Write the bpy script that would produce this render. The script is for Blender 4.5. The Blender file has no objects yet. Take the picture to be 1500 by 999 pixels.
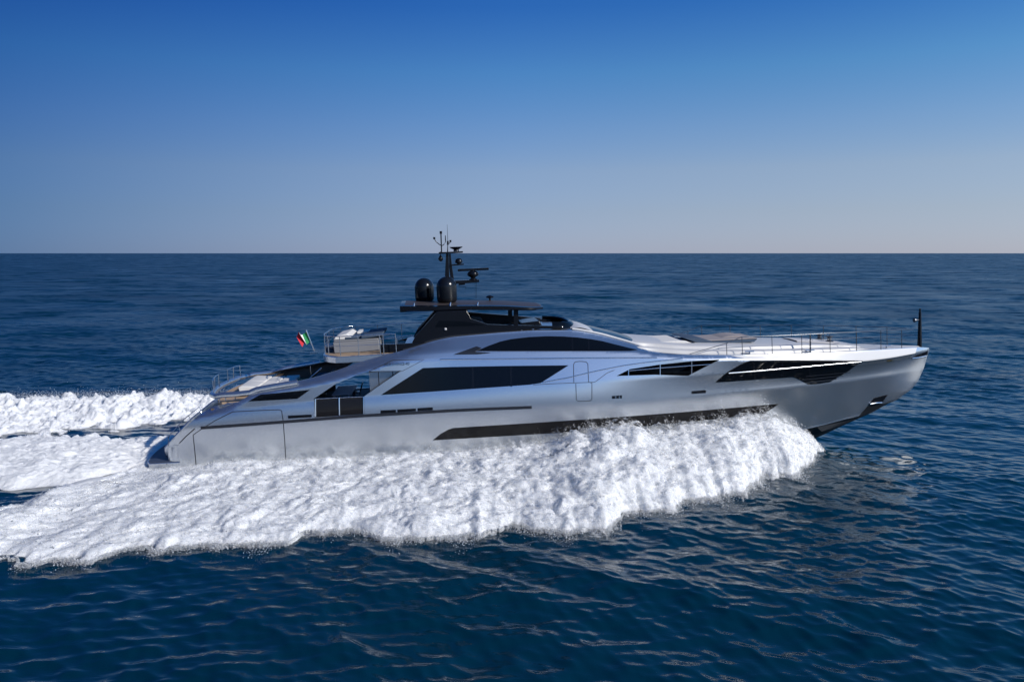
import bpy, bmesh, math, random
import numpy as np
from mathutils import Vector, Matrix
from mathutils.geometry import delaunay_2d_cdt

random.seed(4)
RNG = np.random.default_rng(7)
SC = bpy.context.scene
COL = SC.collection

# ------------------------------------------------------------------ camera
FPX, CXP, CYP, CAM_H = 1167.0, 750.0, 499.5, 11.0
TH = math.atan(128.5 / FPX)
cam_d = bpy.data.cameras.new('camera')
cam_d.sensor_width = 36.0
cam_d.lens = 36.0 * FPX / 1500.0
cam_d.clip_start = 0.5
cam_d.clip_end = 200000.0
cam = bpy.data.objects.new('camera', cam_d)
COL.objects.link(cam)
cam.location = (0, 0, CAM_H)
cam.rotation_euler = (math.pi / 2 - TH, 0, 0)
SC.camera = cam

# ------------------------------------------------------------------ sky, sun, exposure
SUN = Vector((0.82, -0.57, 0.0)).normalized()
SUN_EL = math.radians(29)
sun_dir = Vector((SUN.x * math.cos(SUN_EL), SUN.y * math.cos(SUN_EL), math.sin(SUN_EL)))
SKY_EL = [(.45, .62, 1.40), (.59, .70, 1.19), (.71, .81, 1.19), (.60, .84, 1.30), (.40, .85, 1.40), (.19, .64, 1.42), (.13, .80, 1.60)]
SKY_AZ = [(.20, .30, .43), (.27, .40, .54), (1, 1, 1), (1.6, 1.45, 1.27), (1.7, 1.55, 1.32)]
w = bpy.data.worlds.new('World')
SC.world = w
w.use_nodes = True
nt = w.node_tree
nt.nodes.clear()
out = nt.nodes.new('ShaderNodeOutputWorld')
bg = nt.nodes.new('ShaderNodeBackground')
sky = nt.nodes.new('ShaderNodeTexSky')
sky.sky_type = 'NISHITA'
sky.sun_disc = False
sky.sun_elevation = SUN_EL
sky.sun_rotation = math.atan2(SUN.x, SUN.y)
sky.altitude = 0
sky.air_density = 1.0
sky.dust_density = 0.0
sky.ozone_density = 1.0
# the deep, polarised blue of the photographed sky: Nishita times a tint by height and by bearing
gtc = nt.nodes.new('ShaderNodeTexCoord')
sep = nt.nodes.new('ShaderNodeSeparateXYZ')
nt.links.new(gtc.outputs['Generated'], sep.inputs[0])


def ramp(sock, stops):
    r = nt.nodes.new('ShaderNodeValToRGB')
    cr_ = r.color_ramp
    while len(cr_.elements) < len(stops):
        cr_.elements.new(.5)
    for e, (p, c) in zip(cr_.elements, stops):
        e.position = p
        e.color = (*[v / 2.5 for v in c], 1)
    nt.links.new(sock, r.inputs[0])
    v = nt.nodes.new('ShaderNodeVectorMath')
    v.operation = 'SCALE'
    v.inputs['Scale'].default_value = 2.5
    nt.links.new(r.outputs[0], v.inputs[0])
    return v.outputs[0]


def mul(a, b):
    v = nt.nodes.new('ShaderNodeVectorMath')
    v.operation = 'MULTIPLY'
    nt.links.new(a, v.inputs[0])
    nt.links.new(b, v.inputs[1])
    return v.outputs[0]


t_el = ramp(sep.outputs['Z'], [(0.0, SKY_EL[0]), (.05, SKY_EL[1]), (.10, SKY_EL[2]), (.15, SKY_EL[3]), (.213, SKY_EL[4]), (.284, SKY_EL[5]), (.6, SKY_EL[6])])
mr = nt.nodes.new('ShaderNodeMapRange')
mr.inputs['From Min'].default_value = -1
mr.inputs['From Max'].default_value = 1
nt.links.new(sep.outputs['X'], mr.inputs['Value'])
t_az = ramp(mr.outputs[0], [(0.0, SKY_AZ[0]), (.23, SKY_AZ[1]), (.5, SKY_AZ[2]), (.77, SKY_AZ[3]), (1.0, SKY_AZ[4])])
nt.links.new(mul(mul(sky.outputs[0], t_el), t_az), bg.inputs['Color'])
bg.inputs['Strength'].default_value = 0.07
nt.links.new(bg.outputs[0], out.inputs[0])

sd = bpy.data.lights.new('sun', 'SUN')
sd.energy = 4.8
sd.angle = math.radians(0.5)
sd.color = (1.0, 0.96, 0.90)
so = bpy.data.objects.new('sun', sd)
COL.objects.link(so)
so.rotation_euler = sun_dir.to_track_quat('Z', 'Y').to_euler()

SC.view_settings.view_transform = 'Standard'
SC.view_settings.look = 'None'
SC.view_settings.exposure = 0.0
SC.view_settings.gamma = 1.0
SC.render.engine = 'CYCLES'
SC.cycles.use_denoising = True
SC.cycles.max_bounces = 8
SC.cycles.transparent_max_bounces = 12
SC.cycles.blur_glossy = 0.2
SC.cycles.sample_clamp_indirect = 0.45

# ------------------------------------------------------------------ frame of the yacht
PSI, TAU = math.radians(5.0), math.radians(2.5)
_Rz = Matrix.Rotation(PSI, 3, 'Z')
_Ry = Matrix.Rotation(-TAU, 3, 'Y')
RM = np.array(_Rz @ _Ry)


def ray(px, py):
    px, py = float(px), float(py)
    dx, dy = (px - CXP) / FPX, -(py - CYP) / FPX
    return np.array([dx, math.cos(TH) + dy * math.sin(TH), -math.sin(TH) + dy * math.cos(TH)])


CAMP = np.array([0, 0, CAM_H])
_d = ray(210, 688)
_P = CAMP + _d * ((0.15 - CAM_H) / _d[2])
ROOT = _P - RM @ np.array([0, -3.6, 0])
OL = RM.T @ (CAMP - ROOT)
M4 = Matrix.Translation(Vector(ROOT)) @ (_Rz @ _Ry).to_4x4()


def U(px, py, y):
    """where the sight line of a photo point meets the yacht's lengthwise plane at offset y -> (x, z)"""
    d = RM.T @ ray(px, py)
    s = (y - OL[1]) / d[1]
    p = OL + s * d
    return p[0], p[2]


def U3(px, py, y):
    x, z = U(px, py, y)
    return (x, y, z)


def G(px, py, z=0.0):
    d = ray(px, py)
    p = CAMP + d * ((z - CAM_H) / d[2])
    return p[0], p[1]


def to_world(P):
    return np.asarray(P) @ RM.T + ROOT


def crop(ox, oy, s, pts):
    return [(ox + a / s, oy + b / s) for a, b in pts]


def pchip(xs, ys):
    xs, ys = np.array(xs, float), np.array(ys, float)
    h = np.diff(xs)
    d = np.diff(ys) / h
    m = np.zeros_like(xs)
    for i in range(1, len(xs) - 1):
        if d[i - 1] * d[i] > 0:
            w1, w2 = 2 * h[i] + h[i - 1], h[i] + 2 * h[i - 1]
            m[i] = (w1 + w2) / (w1 / d[i - 1] + w2 / d[i])
    m[0], m[-1] = d[0], d[-1]

    def f(x):
        x = np.clip(np.asarray(x, float), xs[0], xs[-1])
        i = np.clip(np.searchsorted(xs, x) - 1, 0, len(xs) - 2)
        t = (x - xs[i]) / h[i]
        t2, t3 = t * t, t * t * t
        return ((2 * t3 - 3 * t2 + 1) * ys[i] + (t3 - 2 * t2 + t) * h[i] * m[i]
                + (-2 * t3 + 3 * t2) * ys[i + 1] + (t3 - t2) * h[i] * m[i + 1])
    return f


# half breadths of the six lengthwise lines
Y0 = pchip([0, 6, 14, 20, 25, 30, 34, 38, 41, 44], [3.5, 3.75, 3.85, 3.75, 3.35, 2.6, 1.75, .75, .2, 0])
Y1 = pchip([0, 3, 8, 14, 21, 26, 31, 35, 38.5, 41, 42.6, 44], [3.68, 3.9, 4.1, 4.2, 4.2, 3.95, 3.3, 2.45, 1.5, .75, .25, 0.02])
Y2 = pchip([0, 3, 8, 14, 21, 26, 31, 35, 38.5, 41, 42.6, 44], [3.62, 3.80, 3.98, 4.06, 4.06, 3.95, 3.55, 2.8, 1.85, 1.0, .4, 0.05])
Y3 = pchip([0, 3, 8, 12, 16, 22, 25, 28, 31, 35, 38.5, 41, 42.8, 44], [3.52, 3.74, 3.95, 3.92, 3.75, 3.72, 3.74, 3.78, 3.68, 3.12, 2.2, 1.32, .58, 0.1])
Y4 = pchip([0, 3, 8, 12, 16, 22, 25, 28, 31, 35, 38.5, 41, 42.8, 44], [3.38, 3.6, 3.82, 3.70, 3.60, 3.57, 3.58, 3.56, 3.5, 2.96, 2.06, 1.2, .48, 0.05])
Y5 = pchip([0, 3, 8, 12, 16, 20, 24, 26.5, 28, 31, 35, 38.5, 41, 42.8, 44], [2.95, 3.15, 3.4, 3.2, 2.85, 2.6, 2.6, 2.95, 3.47, 3.47, 2.93, 2.03, 1.17, .45, 0.03])

LINES_PX = [
    [(210, 700), (420, 697), (660, 690), (800, 682), (950, 667), (1080, 648), (1195, 624), (1241, 616), (1258, 611), (1302, 592), (1330, 572)],
    [(212, 634), (295, 627), (415, 617.7), (525, 609), (660, 600), (779, 594), (960, 584), (1014, 579), (1124, 570), (1240, 559), (1320, 547), (1355, 541)],
    [(212, 622), (262, 616), (345, 599), (460, 587), (535, 581), (660, 571.5), (792, 561), (880, 557), (1010, 551), (1100, 545), (1263, 535), (1330, 526), (1358, 519)],
    [(228, 690), (244, 671), (264, 650), (279, 636), (300, 617), (316, 608), (334, 601), (352, 592), (376, 579), (430, 570), (474, 561.5), (507, 552.7), (540, 543), (575, 531), (610, 527), (641, 526.5), (660, 526), (960, 524), (1068, 527), (1163, 528), (1263, 530.5), (1305, 525), (1345, 517.5), (1360, 514)],
    [(224, 686), (240, 667), (260, 645), (275, 630), (297, 610), (313, 601), (332, 595), (350, 584), (376, 574), (430, 565.5), (474, 556), (507, 546), (540, 535.5), (575, 523.5), (610, 518), (641, 516), (660, 514.5), (790, 514), (930, 514.5), (980, 518), (1010, 520), (1068, 520.5), (1163, 519.5), (1250, 515), (1305, 511.5), (1345, 509), (1360, 509.5)],
    [(222, 684), (238, 664), (247, 652), (258, 640), (273, 625), (295, 605), (311, 596), (332, 590), (345, 585), (352, 574), (376, 569), (420, 562), (458.6, 553.5), (485, 545.5), (509, 537), (531, 529), (562, 520.5), (600, 510.7), (633, 500), (660, 494), (733, 487.4), (780, 484.2), (824, 484), (845, 484.3), (880, 491), (933, 506), (948.5, 513), (980, 517.6), (1010, 519.6), (1068, 520.1), (1163, 519.1), (1250, 514.6), (1305, 511.1), (1345, 508.6), (1360, 509.3)],
]
YF = [Y0, Y1, Y2, Y3, Y4, Y5]
LZ = []
for pts, yf in zip(LINES_PX, YF):
    xs, zs = [], []
    for px, py in pts:
        y = 4.0
        for _ in range(8):
            x, z = U(px, py, -y)
            y = float(yf(x))
        xs.append(x)
        zs.append(z)
    LZ.append((np.array(xs), np.array(zs)))

XG = np.arange(-2.0, 47.0, .1)


def gsm(v, sig):
    k = np.exp(-.5 * (np.arange(-60, 61) * .1 / sig) ** 2)
    k /= k.sum()
    # keep straight ends straight
    a = 2 * v[0] - v[1:61][::-1]
    b = 2 * v[-1] - v[-61:-1][::-1]
    return np.convolve(np.concatenate([a, v, b]), k, 'valid')


SIG = [2.0, 2.0, 1.6, .45, .35, .18]
LS = [gsm(np.interp(XG, xs, zs), sg) for (xs, zs), sg in zip(LZ, SIG)]

# stem and keel profile on the centre plane
STEM = [U(px, py, 0) for px, py in [(1361, 509.5), (1361, 513), (1358, 522.6), (1353.3, 539), (1345, 558), (1333.5, 571.7), (1311.5, 586.5), (1298, 592), (1276, 605), (1243, 619.5), (1195, 642), (1130, 664), (1030, 684)]]
_sz = np.array([p[1] for p in STEM])[::-1]
_sx = np.array([p[0] for p in STEM])[::-1]


def stem_x(z):
    return np.interp(z, _sz, _sx)


def zline(j, x):
    return np.interp(x, XG, LS[j])


def hb_raw(x, z):
    x, z = np.broadcast_arrays(np.asarray(x, float), np.asarray(z, float))
    Z = [zline(j, x) for j in range(6)]
    Yv = [YF[j](x) for j in range(6)]
    for j in range(1, 6):
        Z[j] = np.maximum(Z[j], Z[j - 1] + 0.012)
    r = np.where(z < Z[0], Yv[0], Yv[5])
    for j in range(5):
        t = (z - Z[j]) / (Z[j + 1] - Z[j])
        if j == 0:
            ee = np.interp(x, [24, 32], [1.7, 1.0])
            tt = 1 - (1 - np.clip(t, 0, 1)) ** ee
        elif j == 1:
            tt = np.clip(t, 0, 1) ** 1.9
        else:
            tt = t
        r = np.where((t >= 0) & (t < 1), Yv[j] + (Yv[j + 1] - Yv[j]) * tt, r)
    wd = 1.6
    q = np.clip((x - (stem_x(z) - wd)) / wd, 0, 1)
    return np.maximum(r * np.sqrt(np.maximum(1 - q ** 2.2, 0)), 0)


def hb(x, z):
    """half breadth of the topsides, lightly averaged so that its creases are rounded"""
    e = 0.05
    return (hb_raw(x, z) * 2 + hb_raw(x, z + e) + hb_raw(x, z - e) + hb_raw(x + e, z) + hb_raw(x - e, z)) / 6


def hull_xz(px, py, off=0.0):
    y = 3.9
    for _ in range(10):
        x, z = U(px, py, -(y + off))
        y = 0.5 * y + 0.5 * float(hb(x, z))
    return x, z


# ------------------------------------------------------------------ materials
def mat(name, base, rough=0.5, metal=0.0, coat=0.0, spec=0.5, noise=None, bump=None, trans=0.0):
    m = bpy.data.materials.new(name)
    m.use_nodes = True
    t = m.node_tree
    b = t.nodes['Principled BSDF']
    b.inputs['Base Color'].default_value = (*base, 1)
    b.inputs['Roughness'].default_value = rough
    b.inputs['Metallic'].default_value = metal
    b.inputs['Coat Weight'].default_value = coat
    b.inputs['Coat Roughness'].default_value = 0.04
    b.inputs['Specular IOR Level'].default_value = spec
    b.inputs['Transmission Weight'].default_value = trans
    tc = t.nodes.new('ShaderNodeTexCoord')
    if noise:
        sc_, amt = noise
        n = t.nodes.new('ShaderNodeTexNoise')
        n.inputs['Scale'].default_value = sc_
        n.inputs['Detail'].default_value = 5
        mx = t.nodes.new('ShaderNodeMix')
        mx.data_type = 'RGBA'
        mx.inputs[6].default_value = (*[c * (1 - amt) for c in base], 1)
        mx.inputs[7].default_value = (*[min(1, c * (1 + amt)) for c in base], 1)
        t.links.new(tc.outputs['Object'], n.inputs['Vector'])
        t.links.new(n.outputs['Fac'], mx.inputs[0])
        t.links.new(mx.outputs[2], b.inputs['Base Color'])
    if bump:
        sc_, st, dist = bump
        n = t.nodes.new('ShaderNodeTexNoise')
        n.inputs['Scale'].default_value = sc_
        n.inputs['Detail'].default_value = 4
        bp = t.nodes.new('ShaderNodeBump')
        bp.inputs['Strength'].default_value = st
        bp.inputs['Distance'].default_value = dist
        t.links.new(tc.outputs['Object'], n.inputs['Vector'])
        t.links.new(n.outputs['Fac'], bp.inputs['Height'])
        t.links.new(bp.outputs[0], b.inputs['Normal'])
    return m


SILVER = mat('silver_paint', (.67, .688, .70), .27, .95, 0, noise=(.35, .03))
PALE = mat('pale_gelcoat', (.50, .49, .48), .35, 0, 0, noise=(1.2, .06))
SUNWHITE = mat('sunlit_white', (.58, .575, .57), .3, 0, 0, noise=(1.2, .04))  # white that carries the sun's glare on bright edges as a colour
DECKG = mat('deck_grey', (.52, .50, .49), .55, noise=(3, .07))
GLASS = mat('tinted_glass', (.003, .004, .006), .03, 0, 0, .22)
SMOKE = mat('smoked_glass', (.010, .0095, .010), .06, 0, 0, .25)
BLACK = mat('black_gloss', (.005, .006, .009), .2, 0, 0, .25)
DOME = mat('dome_black', (.006, .007, .009), .2, 0, 0, .4)
STRIPE = mat('stripe_black', (.012, .014, .020), .3)
SEAM = mat('seam_dark', (.008, .008, .010), .6)
BRONZE = mat('bronze_top', (.050, .040, .038), .45, 0, 0, .3)
CHROME = mat('steel', (.72, .72, .73), .16, 1.0)
RAIL = mat('rail_steel', (.20, .21, .23), .3, 1.0)
DKSTEEL = mat('dark_steel', (.10, .11, .13), .3, .8)
CUSH = mat('cushion_pale', (.62, .60, .57), .9, noise=(6, .07), bump=(30, .3, .01))
CUSHT = mat('cushion_taupe', (.27, .24, .235), .9, noise=(5, .08), bump=(30, .3, .01))
NAVY = mat('navy_canvas', (.035, .06, .10), .8, noise=(6, .1))
SOFAG = mat('sofa_grey', (.17, .175, .19), .7, noise=(4, .06))
INNER = mat('inner_panel', (.13, .10, .085), .35, 0, .2, noise=(1.5, .35))
TEAKD = mat('teak_dark', (.09, .062, .045), .7, noise=(8, .2))
TABLE = mat('table_grey', (.32, .36, .43), .5)
ANTIF = mat('antifouling', (.008, .009, .011), .35)
PLATF = mat('platform_deck', (.035, .045, .07), .5, noise=(10, .15))
RED = mat('flag_red', (.50, .02, .03), .8)
WHITE = mat('flag_white', (.75, .73, .70), .8)
GREEN = mat('flag_green', (.01, .20, .06), .8)
GOLD = mat('brass', (.7, .45, .15), .2, 1.0)


def teak():
    m = mat('teak', (.42, .29, .18), .6, noise=(6, .15))
    t = m.node_tree
    b = t.nodes['Principled BSDF']
    wv = t.nodes.new('ShaderNodeTexWave')
    wv.bands_direction = 'Y'
    wv.inputs['Scale'].default_value = 4.5
    tc = [n for n in t.nodes if n.type == 'TEX_COORD'][0]
    t.links.new(tc.outputs['Object'], wv.inputs['Vector'])
    rp = t.nodes.new('ShaderNodeValToRGB')
    rp.color_ramp.elements[0].position = .03
    rp.color_ramp.elements[0].color = (.25, .25, .25, 1)
    rp.color_ramp.elements[1].position = .12
    rp.color_ramp.elements[1].color = (1, 1, 1, 1)
    t.links.new(wv.outputs['Fac'], rp.inputs[0])
    mx = t.nodes.new('ShaderNodeMix')
    mx.data_type = 'RGBA'
    mx.blend_type = 'MULTIPLY'
    mx.inputs[0].default_value = 1
    src = b.inputs['Base Color'].links[0].from_socket
    t.links.new(src, mx.inputs[6])
    t.links.new(rp.outputs[0], mx.inputs[7])
    t.links.new(mx.outputs[2], b.inputs['Base Color'])
    return m


TEAK = teak()


# ------------------------------------------------------------------ object helpers
def tag(o, label=None, cat=None, group=None, kind=None):
    if label:
        o['label'] = label
    if cat:
        o['category'] = cat
    if group:
        o['group'] = group
    if kind:
        o['kind'] = kind
    return o


def thing(name, label, cat, loc=(0, 0, 0), group=None):
    o = bpy.data.objects.new(name, None)
    o.empty_display_size = .3
    COL.objects.link(o)
    o.matrix_world = M4 @ Matrix.Translation(Vector(loc))
    o['off'] = [float(c_) for c_ in loc]
    return tag(o, label, cat, group)


class MB:
    def __init__(s):
        s.v, s.f, s.mi = [], [], []

    def add(s, v, f, mi=0):
        n = len(s.v)
        s.v += [tuple(map(float, p)) for p in v]
        s.f += [tuple(i + n for i in q) for q in f]
        s.mi += [mi] * len(f)
        return s

    def box(s, a, b, mi=0):
        x0, y0, z0 = a
        x1, y1, z1 = b
        v = [(x0, y0, z0), (x1, y0, z0), (x1, y1, z0), (x0, y1, z0), (x0, y0, z1), (x1, y0, z1), (x1, y1, z1), (x0, y1, z1)]
        return s.add(v, [(3, 2, 1, 0), (4, 5, 6, 7), (0, 1, 5, 4), (1, 2, 6, 5), (2, 3, 7, 6), (3, 0, 4, 7)], mi)

    def prism_y(s, poly, y0, y1, mi=0):
        """polygon of (x, z) pulled from y0 to y1"""
        n = len(poly)
        v = [(x, y0, z) for x, z in poly] + [(x, y1, z) for x, z in poly]
        f = [tuple(range(n)), tuple(range(2 * n - 1, n - 1, -1))]
        f += [(i, i + n, (i + 1) % n + n, (i + 1) % n) for i in range(n)]
        return s.add(v, f, mi)

    def prism_z(s, poly, z0, z1, mi=0):
        n = len(poly)
        v = [(x, y, z0) for x, y in poly] + [(x, y, z1) for x, y in poly]
        f = [tuple(range(n - 1, -1, -1)), tuple(range(n, 2 * n))]
        f += [(i, (i + 1) % n, (i + 1) % n + n, i + n) for i in range(n)]
        return s.add(v, f, mi)

    def tube(s, pts, r, n=8, mi=0):
        pts = [Vector(p) for p in pts]
        rs = r if isinstance(r, (list, tuple)) else [r] * len(pts)
        rings = []
        for i, p in enumerate(pts):
            a = pts[max(0, i - 1)]
            b = pts[min(len(pts) - 1, i + 1)]
            t = (b - a).normalized()
            u = t.cross(Vector((0, 0, 1)) if abs(t.z) < .9 else Vector((1, 0, 0))).normalized()
            k = t.cross(u)
            rings.append([p + (u * math.cos(2 * math.pi * j / n) + k * math.sin(2 * math.pi * j / n)) * rs[i] for j in range(n)])
        v = [q for rg in rings for q in rg]
        f = []
        for i in range(len(pts) - 1):
            for j in range(n):
                f.append((i * n + j, i * n + (j + 1) % n, (i + 1) * n + (j + 1) % n, (i + 1) * n + j))
        f.append(tuple(range(n - 1, -1, -1)))
        f.append(tuple(range((len(pts) - 1) * n, len(pts) * n)))
        return s.add(v, f, mi)

    def lathe(s, c, prof, n=24, mi=0, axis='z'):
        v, f = [], []
        for r, h in prof:
            for j in range(n):
                a = 2 * math.pi * j / n
                if axis == 'z':
                    v.append((c[0] + r * math.cos(a), c[1] + r * math.sin(a), c[2] + h))
                else:
                    v.append((c[0] + h, c[1] + r * math.cos(a), c[2] + r * math.sin(a)))
        m = len(prof)
        for i in range(m - 1):
            for j in range(n):
                f.append((i * n + j, i * n + (j + 1) % n, (i + 1) * n + (j + 1) % n, (i + 1) * n + j))
        f.append(tuple(range(n - 1, -1, -1)))
        f.append(tuple(range((m - 1) * n, m * n)))
        return s.add(v, f, mi)

    def loft(s, secs, mi=0, cap=True):
        n = len(secs[0])
        v = [p for sc_ in secs for p in sc_]
        f = []
        for i in range(len(secs) - 1):
            for j in range(n - 1):
                f.append((i * n + j, (i + 1) * n + j, (i + 1) * n + j + 1, i * n + j + 1))
        if cap:
            f.append(tuple(range(n)))
            f.append(tuple(range(len(secs) * n - 1, (len(secs) - 1) * n - 1, -1)))
        return s.add(v, f, mi)

    def build(s, name, mats, parent=None, smooth=None, bevel=0, seg=3, label=None):
        me = bpy.data.meshes.new(name)
        off = np.array(parent['off'] if parent is not None and 'off' in parent else (0, 0, 0))
        me.from_pydata([tuple(np.array(p) - off) for p in s.v], [], s.f)
        if not isinstance(mats, (list, tuple)):
            mats = [mats]
        for m in mats:
            me.materials.append(m)
        me.polygons.foreach_set('material_index', s.mi)
        bm = bmesh.new()
        bm.from_mesh(me)
        bmesh.ops.recalc_face_normals(bm, faces=bm.faces)
        bm.to_mesh(me)
        bm.free()
        if smooth is not None:
            me.polygons.foreach_set('use_smooth', [True] * len(me.polygons))
            me.set_sharp_from_angle(angle=math.radians(smooth))
        o = bpy.data.objects.new(name, me)
        COL.objects.link(o)
        if parent is not None:
            o.parent = parent
            o['off'] = [float(c_) for c_ in off]
        if bevel:
            md = o.modifiers.new('bevel', 'BEVEL')
            md.width = bevel
            md.segments = seg
            md.limit_method = 'ANGLE'
            md.angle_limit = math.radians(40)
            me.polygons.foreach_set('use_smooth', [True] * len(me.polygons))
            if smooth is None:
                me.set_sharp_from_angle(angle=math.radians(35))
        if label:
            o['label'] = label
        return o


def part(name, mats, parent, fn, **k):
    mb = MB()
    fn(mb)
    return mb.build(name, mats, parent, **k)


def inside(poly, P):
    P = np.asarray(P)
    x, y = P[:, 0], P[:, 1]
    r = np.zeros(len(P), bool)
    n = len(poly)
    for i in range(n):
        x0, y0 = poly[i]
        x1, y1 = poly[(i + 1) % n]
        c = ((y0 > y) != (y1 > y))
        with np.errstate(divide='ignore', invalid='ignore'):
            xi = (x1 - x0) * (y - y0) / (y1 - y0) + x0
        r ^= c & (x < xi)
    return r


def densify(poly, step, closed=True):
    o = []
    n = len(poly)
    for i in range(n if closed else n - 1):
        a, b = np.array(poly[i]), np.array(poly[(i + 1) % n])
        k = max(1, int(math.ceil(np.linalg.norm(b - a) / step)))
        for q in range(k):
            o.append(tuple(a + (b - a) * q / k))
    if not closed:
        o.append(tuple(poly[-1]))
    return o


def mesh2d(outer, holes=(), step=.3, extra=()):
    """triangles of a flat (x, z) region with holes; extra = open lines to follow"""
    V, E = [], []
    for poly in [outer, *holes]:
        d = densify(poly, step)
        n = len(V)
        V += d
        E += [(n + i, n + (i + 1) % len(d)) for i in range(len(d))]
    for ln in extra:
        d = [p for p in densify(ln, step, False)]
        n = len(V)
        V += d
        E += [(n + i, n + i + 1) for i in range(len(d) - 1)]
    xs = [p[0] for p in outer]
    zs = [p[1] for p in outer]
    gx, gz = np.meshgrid(np.arange(min(xs), max(xs), step), np.arange(min(zs), max(zs), step * .6))
    g = np.column_stack([gx.ravel(), gz.ravel()]) + RNG.uniform(-.02, .02, (gx.size, 2)) * step
    k = inside(outer, g)
    for h in holes:
        k &= ~inside(h, g)
    V += [tuple(p) for p in g[k]]
    r = delaunay_2d_cdt([Vector(p) for p in V], E, [], 0, 1e-5)
    vv = np.array([tuple(p) for p in r[0]])
    ff = np.array([f for f in r[2] if len(f) == 3])
    c = vv[ff].mean(axis=1)
    k = inside(outer, c)
    for h in holes:
        k &= ~inside(h, c)
    return vv, ff[k]


def normals_of(x, z):
    e = .06
    dx = (hb(x + e, z) - hb(x - e, z)) / (2 * e)
    dz = (hb(x, z + e) - hb(x, z - e)) / (2 * e)
    n = np.column_stack([-dx, -np.ones_like(dx), -dz])
    return n / np.linalg.norm(n, axis=1)[:, None]


def hull_sheet(name, mats, parent, poly, off=.012, step=.2, holes=(), extra=(), label=None):
    """a panel that lies on the near topsides"""
    vv, ff = mesh2d(poly, holes, step, extra)
    y = -(hb(vv[:, 0], vv[:, 1]) + off)
    me = bpy.data.meshes.new(name)
    P = np.column_stack([vv[:, 0], y, vv[:, 1]])
    me.from_pydata(P.tolist(), [], [tuple(map(int, f)) for f in ff])
    me.polygons.foreach_set('use_smooth', [True] * len(me.polygons))
    N = normals_of(vv[:, 0], vv[:, 1])
    for m in (mats if isinstance(mats, (list, tuple)) else [mats]):
        me.materials.append(m)
    bm = bmesh.new()
    bm.from_mesh(me)
    for f in bm.faces:
        if f.normal.y > 0:
            f.normal_flip()
    bm.to_mesh(me)
    bm.free()
    me.normals_split_custom_set_from_vertices(N.tolist())
    o = bpy.data.objects.new(name, me)
    COL.objects.link(o)
    o.parent = parent
    if label:
        o['label'] = label
    return o


def hull_poly(pts):
    return [hull_xz(*p) for p in pts]


def hull_strip(name, m, parent, pts, width, off=.012, closed=False, step=.2):
    p2 = densify(hull_poly(pts), step, closed)
    if closed:
        p2.append(p2[0])
    p2 = np.array(p2)
    t = np.gradient(p2, axis=0)
    t /= np.linalg.norm(t, axis=1)[:, None] + 1e-9
    nn = np.column_stack([-t[:, 1], t[:, 0]])
    mb = MB()
    V = []
    for s_ in (-1, 1):
        q = p2 + nn * width / 2 * s_
        V.append(np.column_stack([q[:, 0], -(hb(q[:, 0], q[:, 1]) + off), q[:, 1]]))
    n = len(p2)
    mb.add(np.vstack(V).tolist(), [(i, i + 1, n + i + 1, n + i) for i in range(n - 1)])
    o = mb.build(name, m, parent)
    return o


# ================================================================== THE YACHT
yacht = thing('motor_yacht', 'long silver motor yacht with black hardtop speeding to the right through white spray', 'yacht')

# ---- topsides with their openings
bow_top = [(LZ[5][0][i], LZ[5][1][i]) for i in range(len(LZ[5][0]))]
tx = np.concatenate([np.linspace(LZ[5][0][1], 12, 60), np.linspace(12.2, 43.2, 130)])
top_line = [(x, float(zline(5, x))) for x in tx]
stern_edge = hull_poly([(263, 676), (262, 652), (256, 650), (250, 652.5)])
stem_line = [(p[0] - .004, p[1]) for p in STEM if p[0] > 0]
low = [(x, float(min(zline(0, x) - .1, 99))) for x in np.linspace(3, 36, 20)]
keel_cut = [p for p in stem_line if p[1] > zline(0, min(p[0], 42)) - .02]
sx0 = stern_edge[0][0]
outer = [(sx0, -.9)] + [(x, -1.2 if x < 30 else float(zline(0, x)) - .05) for x in np.linspace(4, 38.5, 24)]
outer += [p for p in reversed(stem_line) if p[0] > 39 and p[1] < zline(5, min(p[0], 43.4))]
xl_ = hull_xz(353, 573.8)[0]
top_pts = [p for p in top_line if p[0] > xl_ and p[0] < outer[-1][0] - .05]
wing_line = hull_poly([(247, 652), (258, 640), (273, 625), (295, 605), (311, 596), (332, 590.5), (349, 589), (366, 578.6)])
outer += list(reversed(top_pts)) + list(reversed(wing_line)) + list(reversed(stern_edge))

PX_LIP = [(318, 581.5), (326, 581.8), (366, 578.6), (349, 589), (332, 590.5), (318, 590)]
PX_OPEN = [(459.7, 584), (490, 563.5), (493, 562), (523, 549), (541, 543.8), (588, 543), (560, 562), (533.5, 580.7), (534, 607), (461, 611.5)]
PX_REC = crop(860, 460, 4.54, [(195, 412), (285, 366), (480, 336), (700, 313), (885, 302), (672, 411), (450, 404)])
holes = [hull_poly(PX_OPEN), hull_poly(PX_REC)]
creases = []
for j in (1, 2, 3, 4):
    xs = np.linspace(5 if j < 3 else 13, 41.5, 90)
    creases.append([(x, float(zline(j, x))) for x in xs])


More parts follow.
